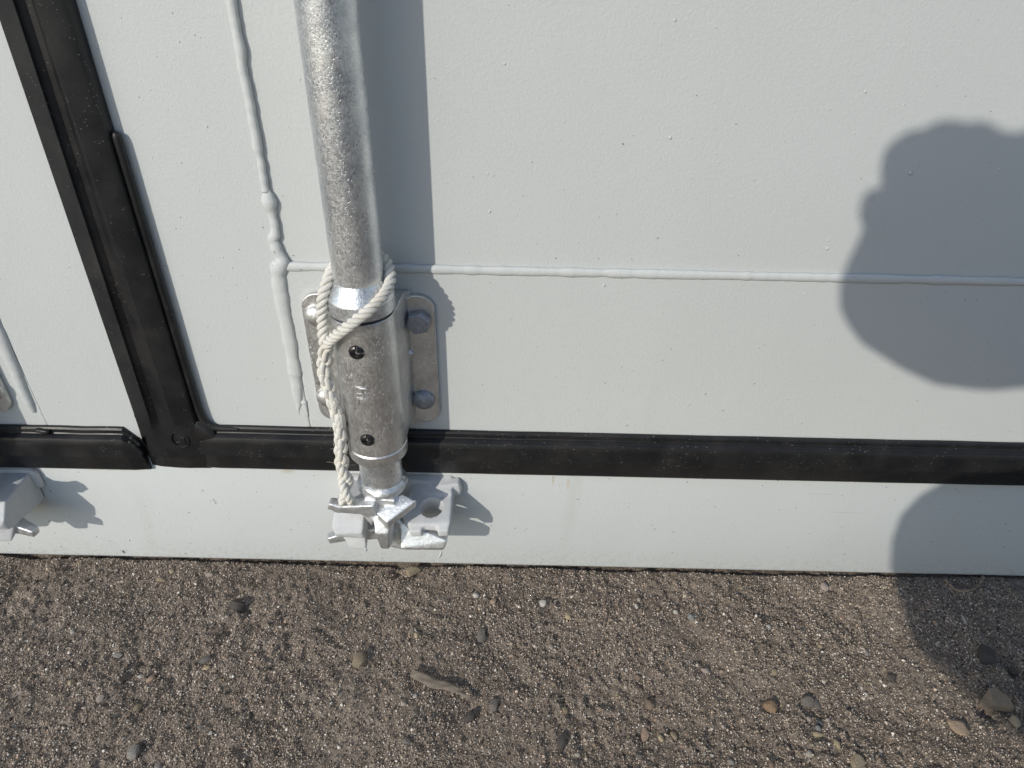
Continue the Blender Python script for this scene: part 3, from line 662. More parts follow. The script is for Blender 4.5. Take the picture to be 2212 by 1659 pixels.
    cast('lug', lug, M['keeper'], kp, 0.0008, 22, cutter, 0.00015)
    # frozen drips
    if main:
        for a in ((-.0200, .0495, .0735), (.0400, .0015, .1)):
            pass
        p = np.array([L(-.0195, .0500, .0775), L(-.0192, .0505, .0755), L(-.0190, .0500, .0740)]); link('paint_drip', tube(resample(p, .0005)[0], 0.0011, 8), M['keeper'], kp, True)
        p = np.array([L(.0445, .0015, .0195), L(.0432, .0018, .0150), L(.0415, .0015, .0105)]); 
        link('paint_drip', tube(resample(p, .0006)[0], [0.0005] * 3 + [0.0008] * (len(resample(p, .0006)[0]) - 3), 8), M['paint'], sill, True)
    return rod, br, kp
assembly(AX, 1, dict(rod='galvanised locking rod with white rope tied round it, its forked cam at the foot', bracket='galvanised bracket with two black screws, holding the roped rod', keeper='pale grey cast keeper with a round lug hole, gripped by the cam below the rope'), True)
assembly(-0.4980, -1, dict(rod='locking rod cut off at the left edge, only its silver cam tips showing', bracket='bracket cut off at the left edge, only a plate corner showing', keeper='shaded keeper casting at the left edge of the sill with its long shadow'), False)

# ------------------------------------------------------------------ rope
loop = [(-0.1405, -0.050, 0.2960), (-0.1416, -0.048, 0.3060), (-0.1413, -0.046, 0.3160), (-0.1404, -0.046, 0.3270), (-0.1390, -0.046, 0.3350), (-0.1370, -0.044, 0.3420), (-0.1345, -0.040, 0.3490), (-0.1315, -0.030, 0.3545), (-0.1240, -0.0165, 0.3585),
        (-0.1135, -0.0112, 0.3590), (-0.1020, -0.0135, 0.3570), (-0.0945, -0.0215, 0.3545), (-0.0908, -0.0310, 0.3505), (-0.0905, -0.0390, 0.3460), (-0.0935, -0.0510, 0.3425), (-0.1016, -0.0615, 0.3372), (-0.1100, -0.0645, 0.3312), (-0.1193, -0.0640, 0.3232), (-0.1286, -0.0605, 0.3145), (-0.1352, -0.0560, 0.3065), (-0.1390, -0.0535, 0.2990)]
loop_p = catmull(loop, 260)
pc = catmull([(-0.1402, -0.0520, 0.2970), (-0.1425, -0.0510, 0.2860), (-0.1440, -0.0505, 0.2751), (-0.1424, -0.0505, 0.2578), (-0.1404, -0.0505, 0.2407), (-0.1392, -0.0505, 0.2202), (-0.1406, -0.0505, 0.2017), (-0.1420, -0.0510, 0.1814), (-0.1405, -0.0530, 0.1637), (-0.1412, -0.0560, 0.1470), (-0.1418, -0.0560, 0.1405)], 240)
pcs, ps = resample(pc, 0.0008)
T, N, B = frames(pcs)
sepr = np.interp(ps, [0, .01, .03, .05, .075, .095, .12, .14, .158], [.0021, .0022, .0023, .0020, .0018, .0020, .0024, .0034, .0040])
def pair(sign):
    ang = 2 * np.pi * np.cumsum(np.r_[0, np.diff(ps)] / np.interp(ps, [0, .10, .12, .16], [.025, .025, .036, .06])) + (0 if sign > 0 else np.pi) + 0.4
    return pcs + sepr[:, None] * (np.cos(ang)[:, None] * np.array([1, 0.0, 0]) + np.sin(ang)[:, None] * np.array([0, 1, 0]))
full = np.concatenate([pair(-1)[::-1], loop_p, pair(1)])
# blend the joints
full, fs = resample(full, 0.0006)
k = np.hanning(9); k /= k.sum()
pad = np.pad(full, ((4, 4), (0, 0)), mode='edge'); full = np.stack([np.convolve(pad[:, c], k, 'valid') for c in range(3)], 1)
rope = empty('rope', (-0.1135, -0.034, 0.2960), 'white twisted rope looped round the locking rod, its tail hanging in front of the bracket', 'rope')
T, N, B = frames(full); Ltot = fs[-1]; pl = ps[-1]
dist_end = np.minimum(fs, Ltot - fs)
rs = np.interp(dist_end, [0, pl * 0.3, pl * .55, pl * 0.8, pl, pl + .03], [.0036, .0040, .0040, .0041, .0041, .0042])
phase = 2 * np.pi * np.cumsum(np.r_[0, np.diff(fs) / np.interp(dist_end[1:], [0, pl * .25, pl * .4, pl, pl + .02], [.0160, .0160, .026, .022, .0172])])
for kst in range(3):
    a = phase + kst * 2 * np.pi / 3
    jit = np.array([0.00018 * mnoise.noise(Vector((s_ * 240, kst * 5.0, 1.7))) for s_ in fs])
    kq = np.interp(dist_end, [0, pl * .85, pl + .015], [0.44, 0.44, 0.58]); kr = np.interp(dist_end, [0, pl * .85, pl + .015], [0.60, 0.60, 0.47])
    off = (rs * kq + jit)[:, None] * (np.cos(a)[:, None] * N + np.sin(a)[:, None] * B)
    link('strand', tube(full + off, rs * kr * (1 + 0.12 * np.array([mnoise.noise(Vector((s_ * 160, kst * 9.0, 4.2))) for s_ in fs])), 9, True), M['rope'], rope, True)
# melted/matted patches and stray fibres
for (cx, cy, cz, r1_, r2_) in ((-0.1378, -0.0530, 0.2300, .0042, .0095), (-0.1398, -0.0535, 0.2480, .0036, .008)):
    bm = bmesh.new(); bmesh.ops.create_icosphere(bm, subdivisions=4, radius=1)
    for w_ in bm.verts:
        n_ = 1 + 0.16 * mnoise.noise(w_.co * 2.6 + Vector((cz * 50, 0, 0))) + 0.07 * mnoise.noise(w_.co * 7); w_.co = Vector((cx + w_.co.x * r1_ * n_, cy + w_.co.y * r1_ * 0.8 * n_, cz + w_.co.z * r2_ * n_))
    me_ = bm_mesh('matted_patch', bm); me_.uv_layers.new(name='UVMap'); link('matted_patch', me_, M['rope'], rope, True)
fb_v, fb_f = [], []
bmF = bmesh.new()
for i in range(46):
    j = RNG.randrange(len(full)); p = Vector(full[j]); d = Vector((RNG.uniform(-1, 1), RNG.uniform(-1, .2), RNG.uniform(-1, 1))).normalized()
    q = p + d * rs[j]; d2 = (d + Vector((RNG.uniform(-1, 1), RNG.uniform(-.5, .5), RNG.uniform(-1, 1)))).normalized(); ln = RNG.uniform(.003, .009)
    pts = [q, q + d * ln * .4, q + d * ln * .6 + d2 * ln * .4]
    me_ = tube(np.array([tuple(x) for x in catmull(pts, 6)]), 0.00009, 3); bmF.from_mesh(me_); bpy.data.meshes.remove(me_)
me_ = bm_mesh('stray_fibre', bmF); me_.uv_layers.new(name='UVMap') if not me_.uv_layers else None
o = link('stray_fibre', me_, M['rope'], rope); o['kind'] = 'stuff'

# ------------------------------------------------------------------ stones, sand, leaf
def stone_mesh(seed, sub, planes=11, hard=0.95, dr=(0.55, 0.9)):
    rg = np.random.default_rng(seed); bm = bmesh.new(); bmesh.ops.create_icosphere(bm, subdivisions=sub, radius=1)
    n = rg.normal(size=(planes, 3)); n /= np.linalg.norm(n, axis=1)[:, None]; d = rg.uniform(dr[0], dr[1], planes)
    for v_ in bm.verts:
        c = np.array(v_.co); dots = n @ c; r = 1.0
        for k_ in range(planes):
            if dots[k_] > 0.05: r = min(r, d[k_] / dots[k_])
        v_.co = Vector(c * (r * hard + 1 - hard)) * (1 + 0.07 * mnoise.noise(v_.co * 3 + Vector((seed, 0, 0))) + 0.035 * mnoise.noise(v_.co * 9 + Vector((seed, 3, 0))))
    return bm_mesh('pebble', bm)
STONES = [stone_mesh(s_, 2) for s_ in range(16)]
def place_stone(name, x, y, w, d, col, label, cat, group, mesh_i=None, hgt=0.75, rot=None, sink=0.24, hi=False, rolled=True):
    base = stone_mesh(900 + int(abs(x) * 10000), 5, 9, 1.0, (0.45, 0.80)) if hi else STONES[(RNG.randrange(16) if mesh_i is None else mesh_i)].copy()
    base.materials.clear(); base.materials.append(M['p_' + col]); base.polygons.foreach_set('use_smooth', [True] * len(base.polygons))
    base.set_sharp_from_angle(angle=math.radians(34 if not hi else 24))
    o = bpy.data.objects.new(name, base); COL.objects.link(o)
    h = min(w, d) * hgt; z = float(gheight(x, y))
    o.location = (x, y, z + h * (0.5 - sink)); o.scale = (w / 1.7, d / 1.7, h / 1.7)
    o.rotation_euler = (RNG.uniform(-.25, .25), RNG.uniform(-.25, .25), RNG.uniform(-.3, .3) if rot is None else rot)
    return tag(o, label, cat, group)
G1 = 'pebbles lying on the dirt'
PEBBLES = [
 (-0.1337, -0.1185, .0127, .0150, 'tan', 'round tan pebble with a rough crust, standing alone left of the curled leaf'),
 (-0.0233, -0.0864, .0088, .0165, 'greybrown', 'grey brown oval stone lying upright between the curled leaf and the container'),
 (-0.0316, -0.0404, .0065, .0065, 'white', 'small white pebble in the dirt below the cam keeper'),
 (-0.0141, -0.0478, .0074, .0070, 'orange', 'orange tan pebble just right of the white one below the keeper'),
 (0.0355, -0.0481, .0078, .0070, 'white', 'bright white pebble in the middle of the dirt near the sill'),
 (0.0597, -0.0612, .0054, .0107, 'yellow', 'narrow yellow pebble right of the bright white pebble'),
 (-0.0846, -0.0889, .0061, .0067, 'yellow', 'small yellow pebble above the curled leaf tip'),
 (-0.1004, -0.1298, .0046, .0054, 'pink', 'tiny pink pebble left of the curled leaf end'),
 (-0.1007, -0.1702, .0039, .0046, 'orange', 'tiny orange pebble below and left of the curled leaf'),
 (0.0422, -0.0968, .0048, .0056, 'pale', 'small pale pebble right of the grey brown oval stone'),
 (0.0519, -0.1583, .0060, .0080, 'tan', 'tan wedge pebble right of the curled leaf point'),
 (-0.0307, -0.1665, .0103, .0112, 'dark', 'dark dirt clod just below the curled leaf point'),
 (-0.0816, -0.1917, .0092, .0063, 'grey', 'flat grey stone at the bottom edge below the leaf'),
 (-0.0092, -0.1559, .0080, .0123, 'greybrown', 'dusty grey brown clod right of the leaf point'),
 (-0.0881, -0.1582, .0056, .0057, 'pale', 'pale stone sliver under the middle of the leaf'),
 (-0.3160, -0.1395, .0078, .0068, 'orange', 'orange pebble in the left half of the dirt, casting a short shadow'),
 (-0.2699, -0.1284, .0075, .0049, 'yellow', 'flat yellow chip beside a dark grey stone on the left'),
 (-0.2732, -0.1205, .0101, .0079, 'grey', 'dark grey stone beside the flat yellow chip'),
 (-0.3840, -0.1438, .0065, .0067, 'yellow', 'pale yellow crumbly pebble beside a white chip at the left'),
 (-0.3757, -0.1450, .0049, .0048, 'white', 'white chip touching the pale yellow crumbly pebble'),
 (-0.3502, -0.1596, .0056, .0085, 'pink', 'pinkish pebble below the white chip on the left'),
 (-0.3012, -0.2046, .0105, .0124, 'palegrey', 'pale grey slab stone near the bottom left edge'),
 (-0.2448, -0.1875, .0035, .0041, 'white', 'tiny white pebble up and right of the pale grey slab'),
 (-0.2783, -0.2141, .0067, .0052, 'palegrey', 'pale grey chip right of the slab at the bottom edge'),
 (-0.3146, -0.1676, .0063, .0075, 'tan', 'tan pebble above the pale grey slab stone'),
 (-0.3528, -0.0289, .0113, .0055, 'tan', 'flat tan chip below the left sill, close to the container'),
 (-0.3457, -0.0186, .0052, .0050, 'yellow', 'pale yellow pebble almost touching the sill on the left'),
 (-0.3065, -0.0217, .0085, .0050, 'pink', 'flat pinkish chip by the sill below the seal corner'),
 (-0.3566, -0.1160, .0110, .0050, 'palegrey', 'long pale grey sliver lying flat in the left half'),
 (-0.4291, -0.0957, .0043, .0056, 'pink', 'tiny pink pebble near the left edge'),
 (-0.4089, -0.0937, .0035, .0041, 'white', 'tiny white pebble near the left edge'),
 (0.3268, -0.0173, .0076, .0101, 'pink', 'pink pebble under the sill, left of the knee shadow'),
 (0.1802, -0.0607, .0077, .0075, 'bluegrey', 'bluish grey pebble with a white chip beside it'),
 (0.1669, -0.0540, .0041, .0048, 'white', 'white chip beside the bluish grey pebble'),
 (0.2551, -0.0684, .0058, .0042, 'white', 'small pinkish white pebble right of the bluish grey one'),
 (0.1268, -0.1506, .0089, .0105, 'brown', 'brown rounded pebble above a long orange one'),
 (0.1194, -0.1769, .0063, .0120, 'orange', 'long orange pebble with a yellow pebble to its right'),
 (0.1320, -0.1810, .0047, .0087, 'yellow', 'narrow yellow pebble between the long orange one and a tan one'),
 (0.1438, -0.1784, .0051, .0078, 'tan', 'tan oval pebble, last of three in a row with the long orange one'),
 (0.2336, -0.1498, .0114, .0124, 'brownorange', 'brown and orange stone set in a small hollow'),
 (0.2687, -0.1442, .0106, .0106, 'greybrown', 'larger half of a split grey brown slab stone'),
 (0.2770, -0.1449, .0073, .0096, 'greybrown', 'smaller right half of the split grey brown slab'),
 (0.2693, -0.1687, .0055, .0060, 'bluegrey', 'pale bluish pebble above a flat yellow one'),
 (0.2685, -0.1744, .0102, .0060, 'yellow', 'flat yellow pebble directly below the pale bluish one'),
 (0.2734, -0.1624, .0060, .0066, 'darkblue', 'dark slate blue pebble, topmost in its short stack of three'),
 (0.2641, -0.1605, .0044, .0056, 'pink', 'pinkish pebble left of the slate blue one'),
 (0.2802, -0.1614, .0044, .0052, 'pink', 'pinkish pebble right of the slate blue one'),
 (0.2802, -0.1833, .0054, .0091, 'yellow', 'yellow tan pebble leaning in the dirt, below the flat yellow one'),
 (0.0481, -0.1880, .0085, .0140, 'dark', 'dark upright clod at the bottom centre of the dirt'),
 (0.3226, -0.1296, .0033, .0039, 'white', 'tiny white pebble, upper of a close pair'),
 (0.3239, -0.1359, .0033, .0039, 'white', 'tiny white pebble, lower of a close pair'),
 (0.2981, -0.0883, .0070, .0052, 'tan', 'flat tan pebble above the brown and orange stone'),
 (0.1841, -0.1154, .0068, .0055, 'pink', 'flat pink pebble right of centre'),
 (0.2464, -0.1181, .0059, .0065, 'tan', 'tan pebble above the brown and orange stone hollow'),
 (0.2538, -0.1916, .0057, .0063, 'pale', 'pale pebble at the bottom edge left of the cream stone'),
 (0.1876, -0.1991, .0061, .0054, 'palegrey', 'pale grey pebble at the bottom edge right of the orange trio'),
 (0.3527, -0.1207, .0093, .0079, 'dark', 'dark clod between the white pair and the large tan rock'),
 (0.3404, -0.0942, .0052, .0067, 'palegrey', 'pale grey pebble above the dark clod on the right'),
 (0.1204, -0.1254, .0067, .0064, 'brown', 'small brown pebble above the rounded brown one'),
 (0.2202, -0.2003, .0064, .0067, 'brown', 'brown pebble at the bottom edge between two pale ones'),
 (0.4398, -0.1623, .0080, .0113, 'cream', 'smooth cream pebble below the large tan rock'),
 (0.4690, -0.1109, .0102, .0080, 'dark', 'dark chip with a pale rim above the large tan rock'),
 (0.4506, -0.0574, .0027, .0118, 'white', 'thin white stone sliver near the right edge'),
 (-0.2640, -0.0616, .0150, .0130, 'dark', 'dark dirt clod below the seal corner'),
]
for x, y, w, d, c, lab in PEBBLES: place_stone('pebble', x, y, w, d, c, lab, 'pebble', G1)
def big_stone(name, x, y, w, d, c, lab, cat, hgt, sink, rot): return place_stone(name, x, y, w, d, c, lab, cat, None, None, hgt, rot, sink, True)
big_stone('rock', 0.4330, -0.1440, .0300, .0225, 'bigtan', 'large tan rock half in shadow at the right edge of the dirt', 'rock', .85, .22, 0.35)
big_stone('rock', 0.4500, -0.0985, .0195, .0180, 'dark', 'big dark dirt lump above the large tan rock', 'rock', .6, .3, 0.1)
big_stone('rock', 0.2892, -0.2020, .0118, .0180, 'cream', 'cream and rust brown stone cut by the bottom edge', 'rock', .75, .25, -.35)
big_stone('rock', -0.1000, -0.0120, .0155, .0115, 'tan', 'brown stone wedged under the sill beside a dark hole', 'rock', .8, .2, 0.2)
big_stone('shell_fragment', 0.3890, -0.1675, .0150, .0165, 'shell', 'mottled cream and orange shell-like stone below left of the large tan rock', 'stone', .45, .12, 0.2)
NEAR = [(-0.1337, -0.1185, 'round crusty tan pebble'), (-0.0233, -0.0864, 'grey brown oval stone'), (-0.0316, -0.0404, 'white pebble below the keeper'), (0.0355, -0.0481, 'bright white pebble'), (0.0597, -0.0612, 'narrow yellow pebble'),
        (-0.0846, -0.0889, 'yellow pebble above the leaf'), (-0.085, -0.1285, 'broad end of the leaf'), (-0.055, -0.141, 'middle of the leaf'), (-0.0278, -0.1548, 'point of the leaf'), (0.0519, -0.1583, 'tan wedge pebble'), (-0.0816, -0.1917, 'flat grey stone under the leaf'),
        (-0.3160, -0.1395, 'orange pebble in the left half'), (-0.2732, -0.1205, 'dark grey stone and yellow chip'), (-0.3840, -0.1438, 'pale yellow crumbly pebble'), (-0.3012, -0.2046, 'pale grey slab'), (-0.3528, -0.0289, 'flat tan chip by the left sill'), (-0.3566, -0.1160, 'long grey sliver'),
        (-0.2640, -0.0616, 'dark clod below the seal corner'), (0.3268, -0.0173, 'pink pebble under the sill'), (0.1802, -0.0607, 'bluish grey pebble'), (0.1268, -0.1506, 'brown rounded pebble'), (0.1320, -0.1810, 'row of three orange, yellow and tan pebbles'), (0.2336, -0.1498, 'brown and orange stone'),
        (0.2720, -0.1442, 'split slab stone'), (0.2690, -0.1687, 'short pebble stack'), (0.2892, -0.2011, 'cream and rust stone'), (0.4365, -0.1451, 'large tan rock'), (0.3903, -0.1688, 'shell-like stone'), (0.4506, -0.0574, 'thin white sliver'), (0.3232, -0.1326, 'close white pair'), (0.2981, -0.0883, 'flat tan pebble on the right'),
        (0.1841, -0.1154, 'flat pink pebble'), (0.2464, -0.1181, 'tan pebble above the hollow'), (0.3527, -0.1207, 'dark clod on the right'), (0.4500, -0.0985, 'big dark lump'), (-0.1000, -0.0100, 'brown stone wedged under the sill'), (-0.0307, -0.1665, 'dark clod below the leaf'), (0.0422, -0.0968, 'pale pebble right of the oval stone')]
SMALL = [('pale', 'pale', .25), ('white', 'whitish', .08), ('tan', 'tan', .26), ('orange', 'orange', .08), ('grey', 'grey', .13), ('brown', 'brown', .20)]
taken = {}
for i in range(420):
    r = RNG.random(); acc = 0
    for c, word, p in SMALL:
        acc += p
        if r <= acc: break
    y = -0.010 - 0.205 * RNG.random(); x = RNG.uniform(-0.47, 0.47) * (1 - 0.3 * abs(y) / 0.2)
    if RNG.random() < 0.45: x = abs(x)
    d_, nx_, ny_, nm_ = min((math.hypot(x - a, y - b), a, b, n_) for a, b, n_ in NEAR)
    if d_ > 0.075 or d_ < 0.008: continue
    dx_, dy_ = x - nx_, y - ny_
    side = ('left of' if dx_ < 0 else 'right of') if abs(dx_) > abs(dy_) else ('above' if dy_ > 0 else 'below')
    key = (word, side, nm_)
    if key in taken or len(taken) >= 150: continue
    taken[key] = 1
    s_ = RNG.uniform(.0024, .0042)
    place_stone('pebble', x, y, s_ * RNG.uniform(.8, 1.3), s_ * RNG.uniform(.8, 1.3), c, 'tiny %s pebble %s the %s' % key, 'pebble', 'tiny pebbles scattered on the dirt', sink=.24)

def grain_mesh(n, rlo, rhi, power, seed, xr, yr, sides):
    rg = np.random.default_rng(seed); x = rg.uniform(xr[0], xr[1], n); y = yr[1] - (yr[1] - yr[0]) * rg.random(n)
    dens = LAT[1](x * 16 + 9, y * 16) + 0.6 * LAT[2](x * 50, y * 50 + 7); keep = rg.random(n) < np.clip(0.78 + 0.7 * dens, 0.25, 1); x, y = x[keep], y[keep]; n = len(x)
    r = rlo + (rhi - rlo) * rg.random(n) ** power; z = gheight(x, y) + r * 0.25
    if sides == 6: base = np.array([(1, 0, 0), (-1, 0, 0), (0, 1, 0), (0, -1, 0), (0, 0, 1), (0, 0, -1)], float); tri = np.array([(0, 2, 4), (2, 1, 4), (1, 3, 4), (3, 0, 4), (2, 0, 5), (1, 2, 5), (3, 1, 5), (0, 3, 5)])
    else:
        bm = bmesh.new(); bmesh.ops.create_icosphere(bm, subdivisions=1, radius=1); base = np.array([v_.co[:] for v_ in bm.verts]); tri = np.array([[v_.index for v_ in f_.verts] for f_ in bm.faces]); bm.free()
    k = len(base); q = rg.normal(size=(n, 4)); q /= np.linalg.norm(q, axis=1)[:, None]; w_, a, b, c = q.T
    Rm = np.stack([1 - 2 * (b * b + c * c), 2 * (a * b - c * w_), 2 * (a * c + b * w_), 2 * (a * b + c * w_), 1 - 2 * (a * a + c * c), 2 * (b * c - a * w_), 2 * (a * c - b * w_), 2 * (b * c + a * w_), 1 - 2 * (a * a + b * b)], -1).reshape(n, 3, 3)
    P = base[None] * rg.uniform(0.65, 1.25, (n, k, 1)) * rg.uniform(0.6, 1.2, (n, 1, 3)); P = np.einsum('nij,nkj->nki', Rm, P) * r[:, None, None]
    P[..., 0] += x[:, None]; P[..., 1] += y[:, None]; P[..., 2] += z[:, None]
    F_ = (tri[None] + (np.arange(n) * k)[:, None, None]).reshape(-1, 3)
    me = bpy.data.meshes.new('sand'); me.vertices.add(n * k); me.vertices.foreach_set('co', P.ravel()); me.loops.add(F_.size); me.loops.foreach_set('vertex_index', F_.ravel().astype(np.int32)); me.polygons.add(len(F_))
    me.polygons.foreach_set('loop_start', np.arange(0, F_.size, 3, dtype=np.int32)); me.polygons.foreach_set('loop_total', np.full(len(F_), 3, np.int32)); me.update(); return me
o = link('sand', grain_mesh(215000, .00032, .00112, 1.7, 3, (-0.56, 0.52), (-0.235, -0.001), 6), M['grains']); tag(o, 'loose sand grains covering the dirt', None, None, 'stuff')
o = link('gravel', grain_mesh(5200, .0008, .0019, 2.6, 8, (-0.56, 0.52), (-0.24, -0.002), 12), M['grains']); tag(o, 'coarse grit strewn over the dirt', None, None, 'stuff')

# dried curled leaf
LF = catmull([(-0.0845, -0.1285, 0.004), (-0.0754, -0.1325, 0.0045), (-0.0633, -0.1382, 0.004), (-0.0517, -0.1410, 0.0045), (-0.0422, -0.1450, 0.004), (-0.0336, -0.1505, 0.0035), (-0.0275, -0.1555, 0.003)], 40)
T, N, B = frames(LF)
def leaf_sec(i):
    u = i / 39; wd = 0.0068 * (0.55 + 0.75 * math.sin(math.pi * min(1, 0.18 + u * 0.95))) * (1.0 if u < .9 else (1 - u) / .1 * .8 + .2)
    p = LF[i]; t = T[i]; sd = np.array([t[1], -t[0], 0]); sd /= np.linalg.norm(sd); out = []
    tw = -0.2 + 1.0 * u
    for j in range(9):
        a = (j / 8 - 0.5) * 2; curl = -0.0022 * (a * a - 0.35) + 0.0012 * math.exp(-((a + 0.35) / 0.22) ** 2) + 0.0006 * math.sin(i * .7 + j)
        out.append(tuple(p + sd * a * wd * 0.62 * math.cos(tw) + np.array([0, 0, curl + a * wd * .45 * math.sin(tw)])))
    return out
v, f = sweep(leaf_sec, 40, closed=False, cap=False)
leaf = link('dry_leaf', mesh('dry_leaf', v, f), M['leaf'], None, True); sm = leaf.modifiers.new('thickness', 'SOLIDIFY'); sm.thickness = 0.0007
for p_ in leaf.data.vertices: p_.co.z = max(p_.co.z, float(gheight(p_.co.x, p_.co.y)) + 0.0004)
tag(leaf, 'dry curled brown leaf lying on the dirt below the locking rod', 'leaf')
rib = link('midrib', tube(LF + np.array([0, 0, -0.0006]), np.linspace(.0009, .0004, 40), 6), M['leaf'], leaf, True)
TW = catmull([(0.4545, -0.008, 0.001), (0.4575, -0.0195, 0.003), (0.4671, -0.0238, 0.0035), (0.4804, -0.0190, 0.0035), (0.4894, -0.0117, 0.004), (0.4975, -0.0030, 0.003)], 60)
for i in range(60): TW[i, 2] = float(gheight(TW[i, 0], TW[i, 1])) + 0.0012
tag(link('root', tube(TW, [0.0017 + 0.0004 * math.sin(i * .8) for i in range(60)], 8), M['p_brown'], None, True), 'brown curved root arching out from under the sill in the shadow', 'root')

# ------------------------------------------------------------------ the photographer, squatting behind the camera
def skin_fig(name, chains, mat, parent=None, sub=2):
    """chains: lists of (point, radius) or (('ref', key), None); points can be named for re-use"""
    verts, rad, edges, names = [], [], [], {}
    for ch in chains:
        prev = None
        for it in ch:
            if isinstance(it, str): i = names[it]
            else:
                verts.append(tuple(it[0])); rad.append(it[1]); i = len(verts) - 1
                if len(it) > 2: names[it[2]] = i
            if prev is not None: edges.append((prev, i))
            prev = i
    bm = bmesh.new(); ico = bmesh.new(); bmesh.ops.create_icosphere(ico, subdivisions=2, radius=1); dirs = [v_.co.copy() for v_ in ico.verts]; ico.free()
    for i, j in edges:
        hull(bm, [Vector(verts[i]) + d * rad[i] for d in dirs] + [Vector(verts[j]) + d * rad[j] for d in dirs])
    o = link(name, bm_mesh(name, bm), mat, parent)
    r = o.modifiers.new('fuse', 'REMESH'); r.mode = 'VOXEL'; r.voxel_size = 0.0035; r.use_smooth_shade = True
    sm_ = o.modifiers.new('soften', 'SMOOTH'); sm_.factor = 0.5; sm_.iterations = 3
    bake(o)
    if not o.data.materials: o.data.materials.append(mat)
    o.data.polygons.foreach_set('use_smooth', [True] * len(o.data.polygons))
    return o
KX, KZ = math.tan(SUN_AZ), math.tan(SUN_EL) / math.cos(SUN_AZ)
def lit(Xw, Zw, y): return (Xw + y * KX, y, Zw - y * KZ)      # the point at depth y that the sun casts onto (Xw, Zw) of the door
yh = -0.530
wrL = lit(.478, .290, -.560)
def ph(r, u, d): return tuple(CAM + RT * r + UP * u + FW * d)
wrR = ph(.185, -.012, -.035)
head = Vector((0.27, -0.80, 0.97))
chains = [
  [((0.36, -1.04, 0.36), .10, 'hip'), ((0.34, -0.99, 0.52), .105), ((0.31, -0.92, 0.70), .11, 'chest'), ((0.295, -0.875, 0.80), .075, 'neckbase'), ((0.283, -0.84, 0.865), .052), (tuple(head - Vector((.004, .02, .03))), .072), (tuple(head + Vector((0, .0, .05))), .082), (tuple(head + Vector((0, -.01, .10))), .062)],
  ['chest', ((0.17, -0.87, 0.755), .060), ((0.125, -0.80, 0.66), .045), ((0.10, -0.715, 0.575), .037, 'elbL'), ((0.085, -0.63, 0.60), .033), (wrL, .036, 'wrL')],
  ['chest', ((0.45, -0.88, 0.755), .060), ((0.50, -0.80, 0.66), .045), ((0.48, -0.70, 0.56), .037), ((0.33, -0.60, 0.575), .032), (wrR, .026, 'wrR')],
  ['wrL', (lit(.398, .298, yh), .053, 'heelL'), (lit(.352, .303, yh), .053, 'palmL'), (lit(.312, .322, yh), .049, 'p1')],
  ['p1', (lit(.299, .362, yh), .0220), (lit(.268, .392, yh + .01), .0155), (lit(.264, .399, yh + .012), .0125)],
  ['p1', (lit(.291, .402, yh + 0.022), .0240), (lit(.280, .426, yh + 0.022 + .012), .0215), (lit(.2830, .433, yh + 0.022 + .018), .0190)],
  ['palmL', (lit(.312, .410, yh + 0.006), .0240), (lit(.3015, .434, yh + 0.006 + .012), .0235), (lit(.303, .437, yh + 0.006 + .018), .020)],
  ['palmL', (lit(.333, .410, yh + -0.012), .0240), (lit(.3205, .4335, yh + -0.012 + .012), .0235), (lit(.321, .437, yh + -0.012 + .018), .020)],
  ['heelL', (lit(.366, .405, yh + -0.030), .0240), (lit(.3580, .429, yh + -0.030 + .012), .0230), (lit(.358, .433, yh + -0.030 + .018), .019)],
  ['wrR', (ph(.170, .012, -.028), .030, 'palmR')],
  ['palmR', (ph(.160, .030, -.022), .012), (ph(.140, .032, -.018), .010), (ph(.120, .026, -.018), .0085)],
]
for k_, u_ in enumerate((.040, .020, .0, -.018)):
    chains.append(['palmR', (ph(.165, u_, -.006), .0095), (ph(.150, u_ * .9, .012), .0085), (ph(.130, u_ * .85, .012), .0075), (ph(.118, u_ * .85, .010), .006)])
chains += [['hip', ((0.33, -1.00, 0.33), .090), ((0.21, -0.80, 0.40), .088), (lit(.513, .028, -.57), .098, 'kL'), ((0.135, -0.585, 0.385), .074), ((0.27, -0.61, 0.27), .058), ((0.44, -0.66, 0.11), .042), ((0.475, -0.67, 0.055), .040), ((0.455, -0.59, 0.032), .036), ((0.45, -0.54, 0.026), .026)],
           ['hip', ((0.45, -1.03, 0.33), .090), ((0.56, -0.86, 0.43), .078), ((0.66, -0.70, 0.50), .066), ((0.64, -0.76, 0.31), .056), ((0.66, -0.84, 0.12), .040), ((0.665, -0.845, 0.055), .040), ((0.69, -0.76, 0.032), .036), ((0.70, -0.70, 0.026), .026)]]
person = skin_fig('person', chains, M['skin']); tag(person, 'person squatting behind the camera, holding up a phone, casting the soft shadow on the door', 'person')
def grow(ch, k): return [[(it if isinstance(it, str) else ((it[0], it[1] + k) + tuple(it[2:]))) for it in c_] for c_ in ch]
top = [chains[0][:4] + [], chains[1][:-1], chains[2][:-1]]
skin_fig('jacket', grow(top, .010), M['jacket'], person)
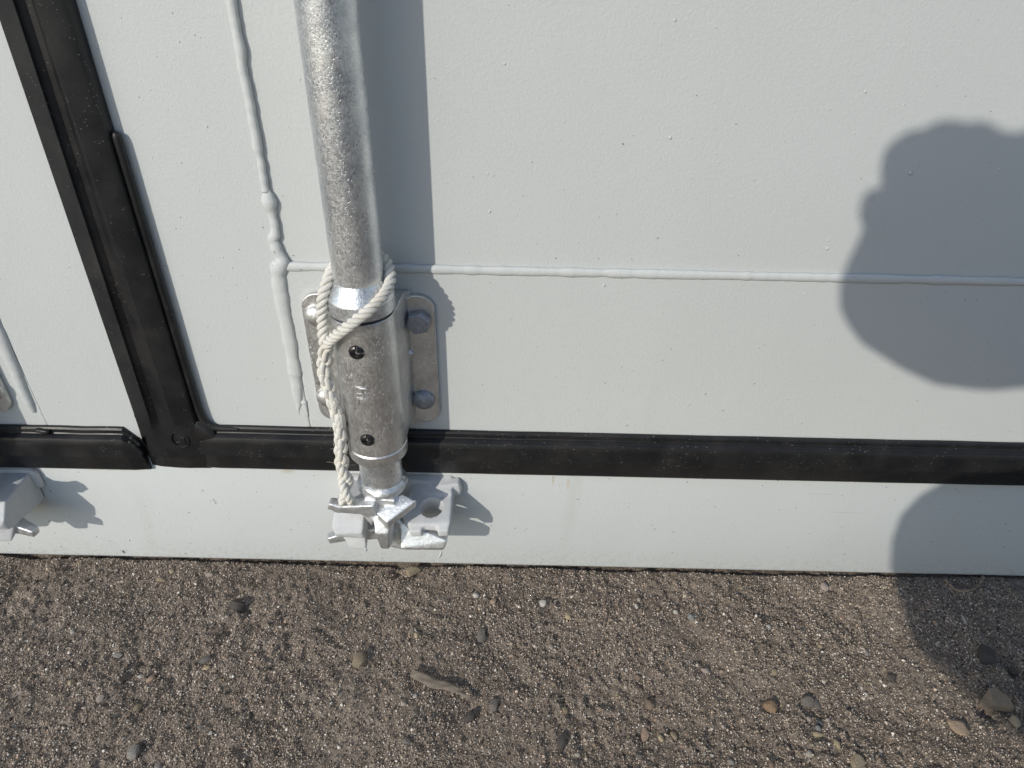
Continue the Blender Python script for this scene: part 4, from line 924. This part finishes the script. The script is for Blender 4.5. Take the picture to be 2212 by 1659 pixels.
legs = [[((0.36, -1.04, 0.36), .10, 'hip')] + chains[-2][1:7], ['hip'] + chains[-1][1:6]]
skin_fig('trousers', grow(legs, .008), M['jeans'], person)
for a_, b_, c_ in (((0.475, -0.67, 0.055), (0.455, -0.59, 0.036), (0.445, -0.52, 0.030)), ((0.665, -0.845, 0.055), (0.69, -0.76, 0.036), (0.70, -0.68, 0.030))):
    skin_fig('shoe', [[((a_[0], a_[1] - .03, .042), .040), (a_, .050), (b_, .044), (c_, .034)]], M['shoe'], person)
bm = bmesh.new(); bmesh.ops.create_icosphere(bm, subdivisions=4, radius=1)
for w_ in bm.verts:
    n_ = 1 + 0.05 * mnoise.noise(w_.co * 6); w_.co = Vector((head.x + w_.co.x * .084 * n_, head.y - .022 + w_.co.y * .094 * n_, head.z + .072 + w_.co.z * .092 * n_))
link('hair', bm_mesh('hair', bm), M['hair'], person, True)
hd = empty('face', tuple(head), None, None); bpy.data.objects.remove(hd)
for nm, pts in (('nose', [(0, .078, .03), (-.010, .080, .002), (.010, .080, .002), (0, .102, .004), (0, .075, -.006)]), ('ear', [(-.078, -.01, .02), (-.092, -.02, .03), (-.090, -.018, -.012), (-.078, .002, -.015), (-.078, -.02, .028)]), ('ear', [(.078, -.01, .02), (.092, -.02, .03), (.090, -.018, -.012), (.078, .002, -.015), (.078, -.02, .028)])):
    bm = bmesh.new(); hull(bm, [tuple(head + Vector(p)) for p in pts]); o = link(nm, bm_mesh(nm, bm), M['skin'], person, True); bevel(o, .003, 2)
phone = empty('phone', ph(.056, .022, -.010), 'dark phone held in both hands behind the view', 'phone')
bm = bmesh.new(); hull(bm, [ph(a, b, c) for a in (-.009, .139) for b in (-.005, .067) for c in (-.0125, -.0045)]); o = link('case', bm_mesh('case', bm), M['phone'], phone); bevel(o, .003, 3)
bm = bmesh.new(); hull(bm, [ph(a, b, c) for a in (-.006, .136) for b in (-.002, .064) for c in (-.0131, -.0126)]); link('screen', bm_mesh('screen', bm), M['glass'], phone)
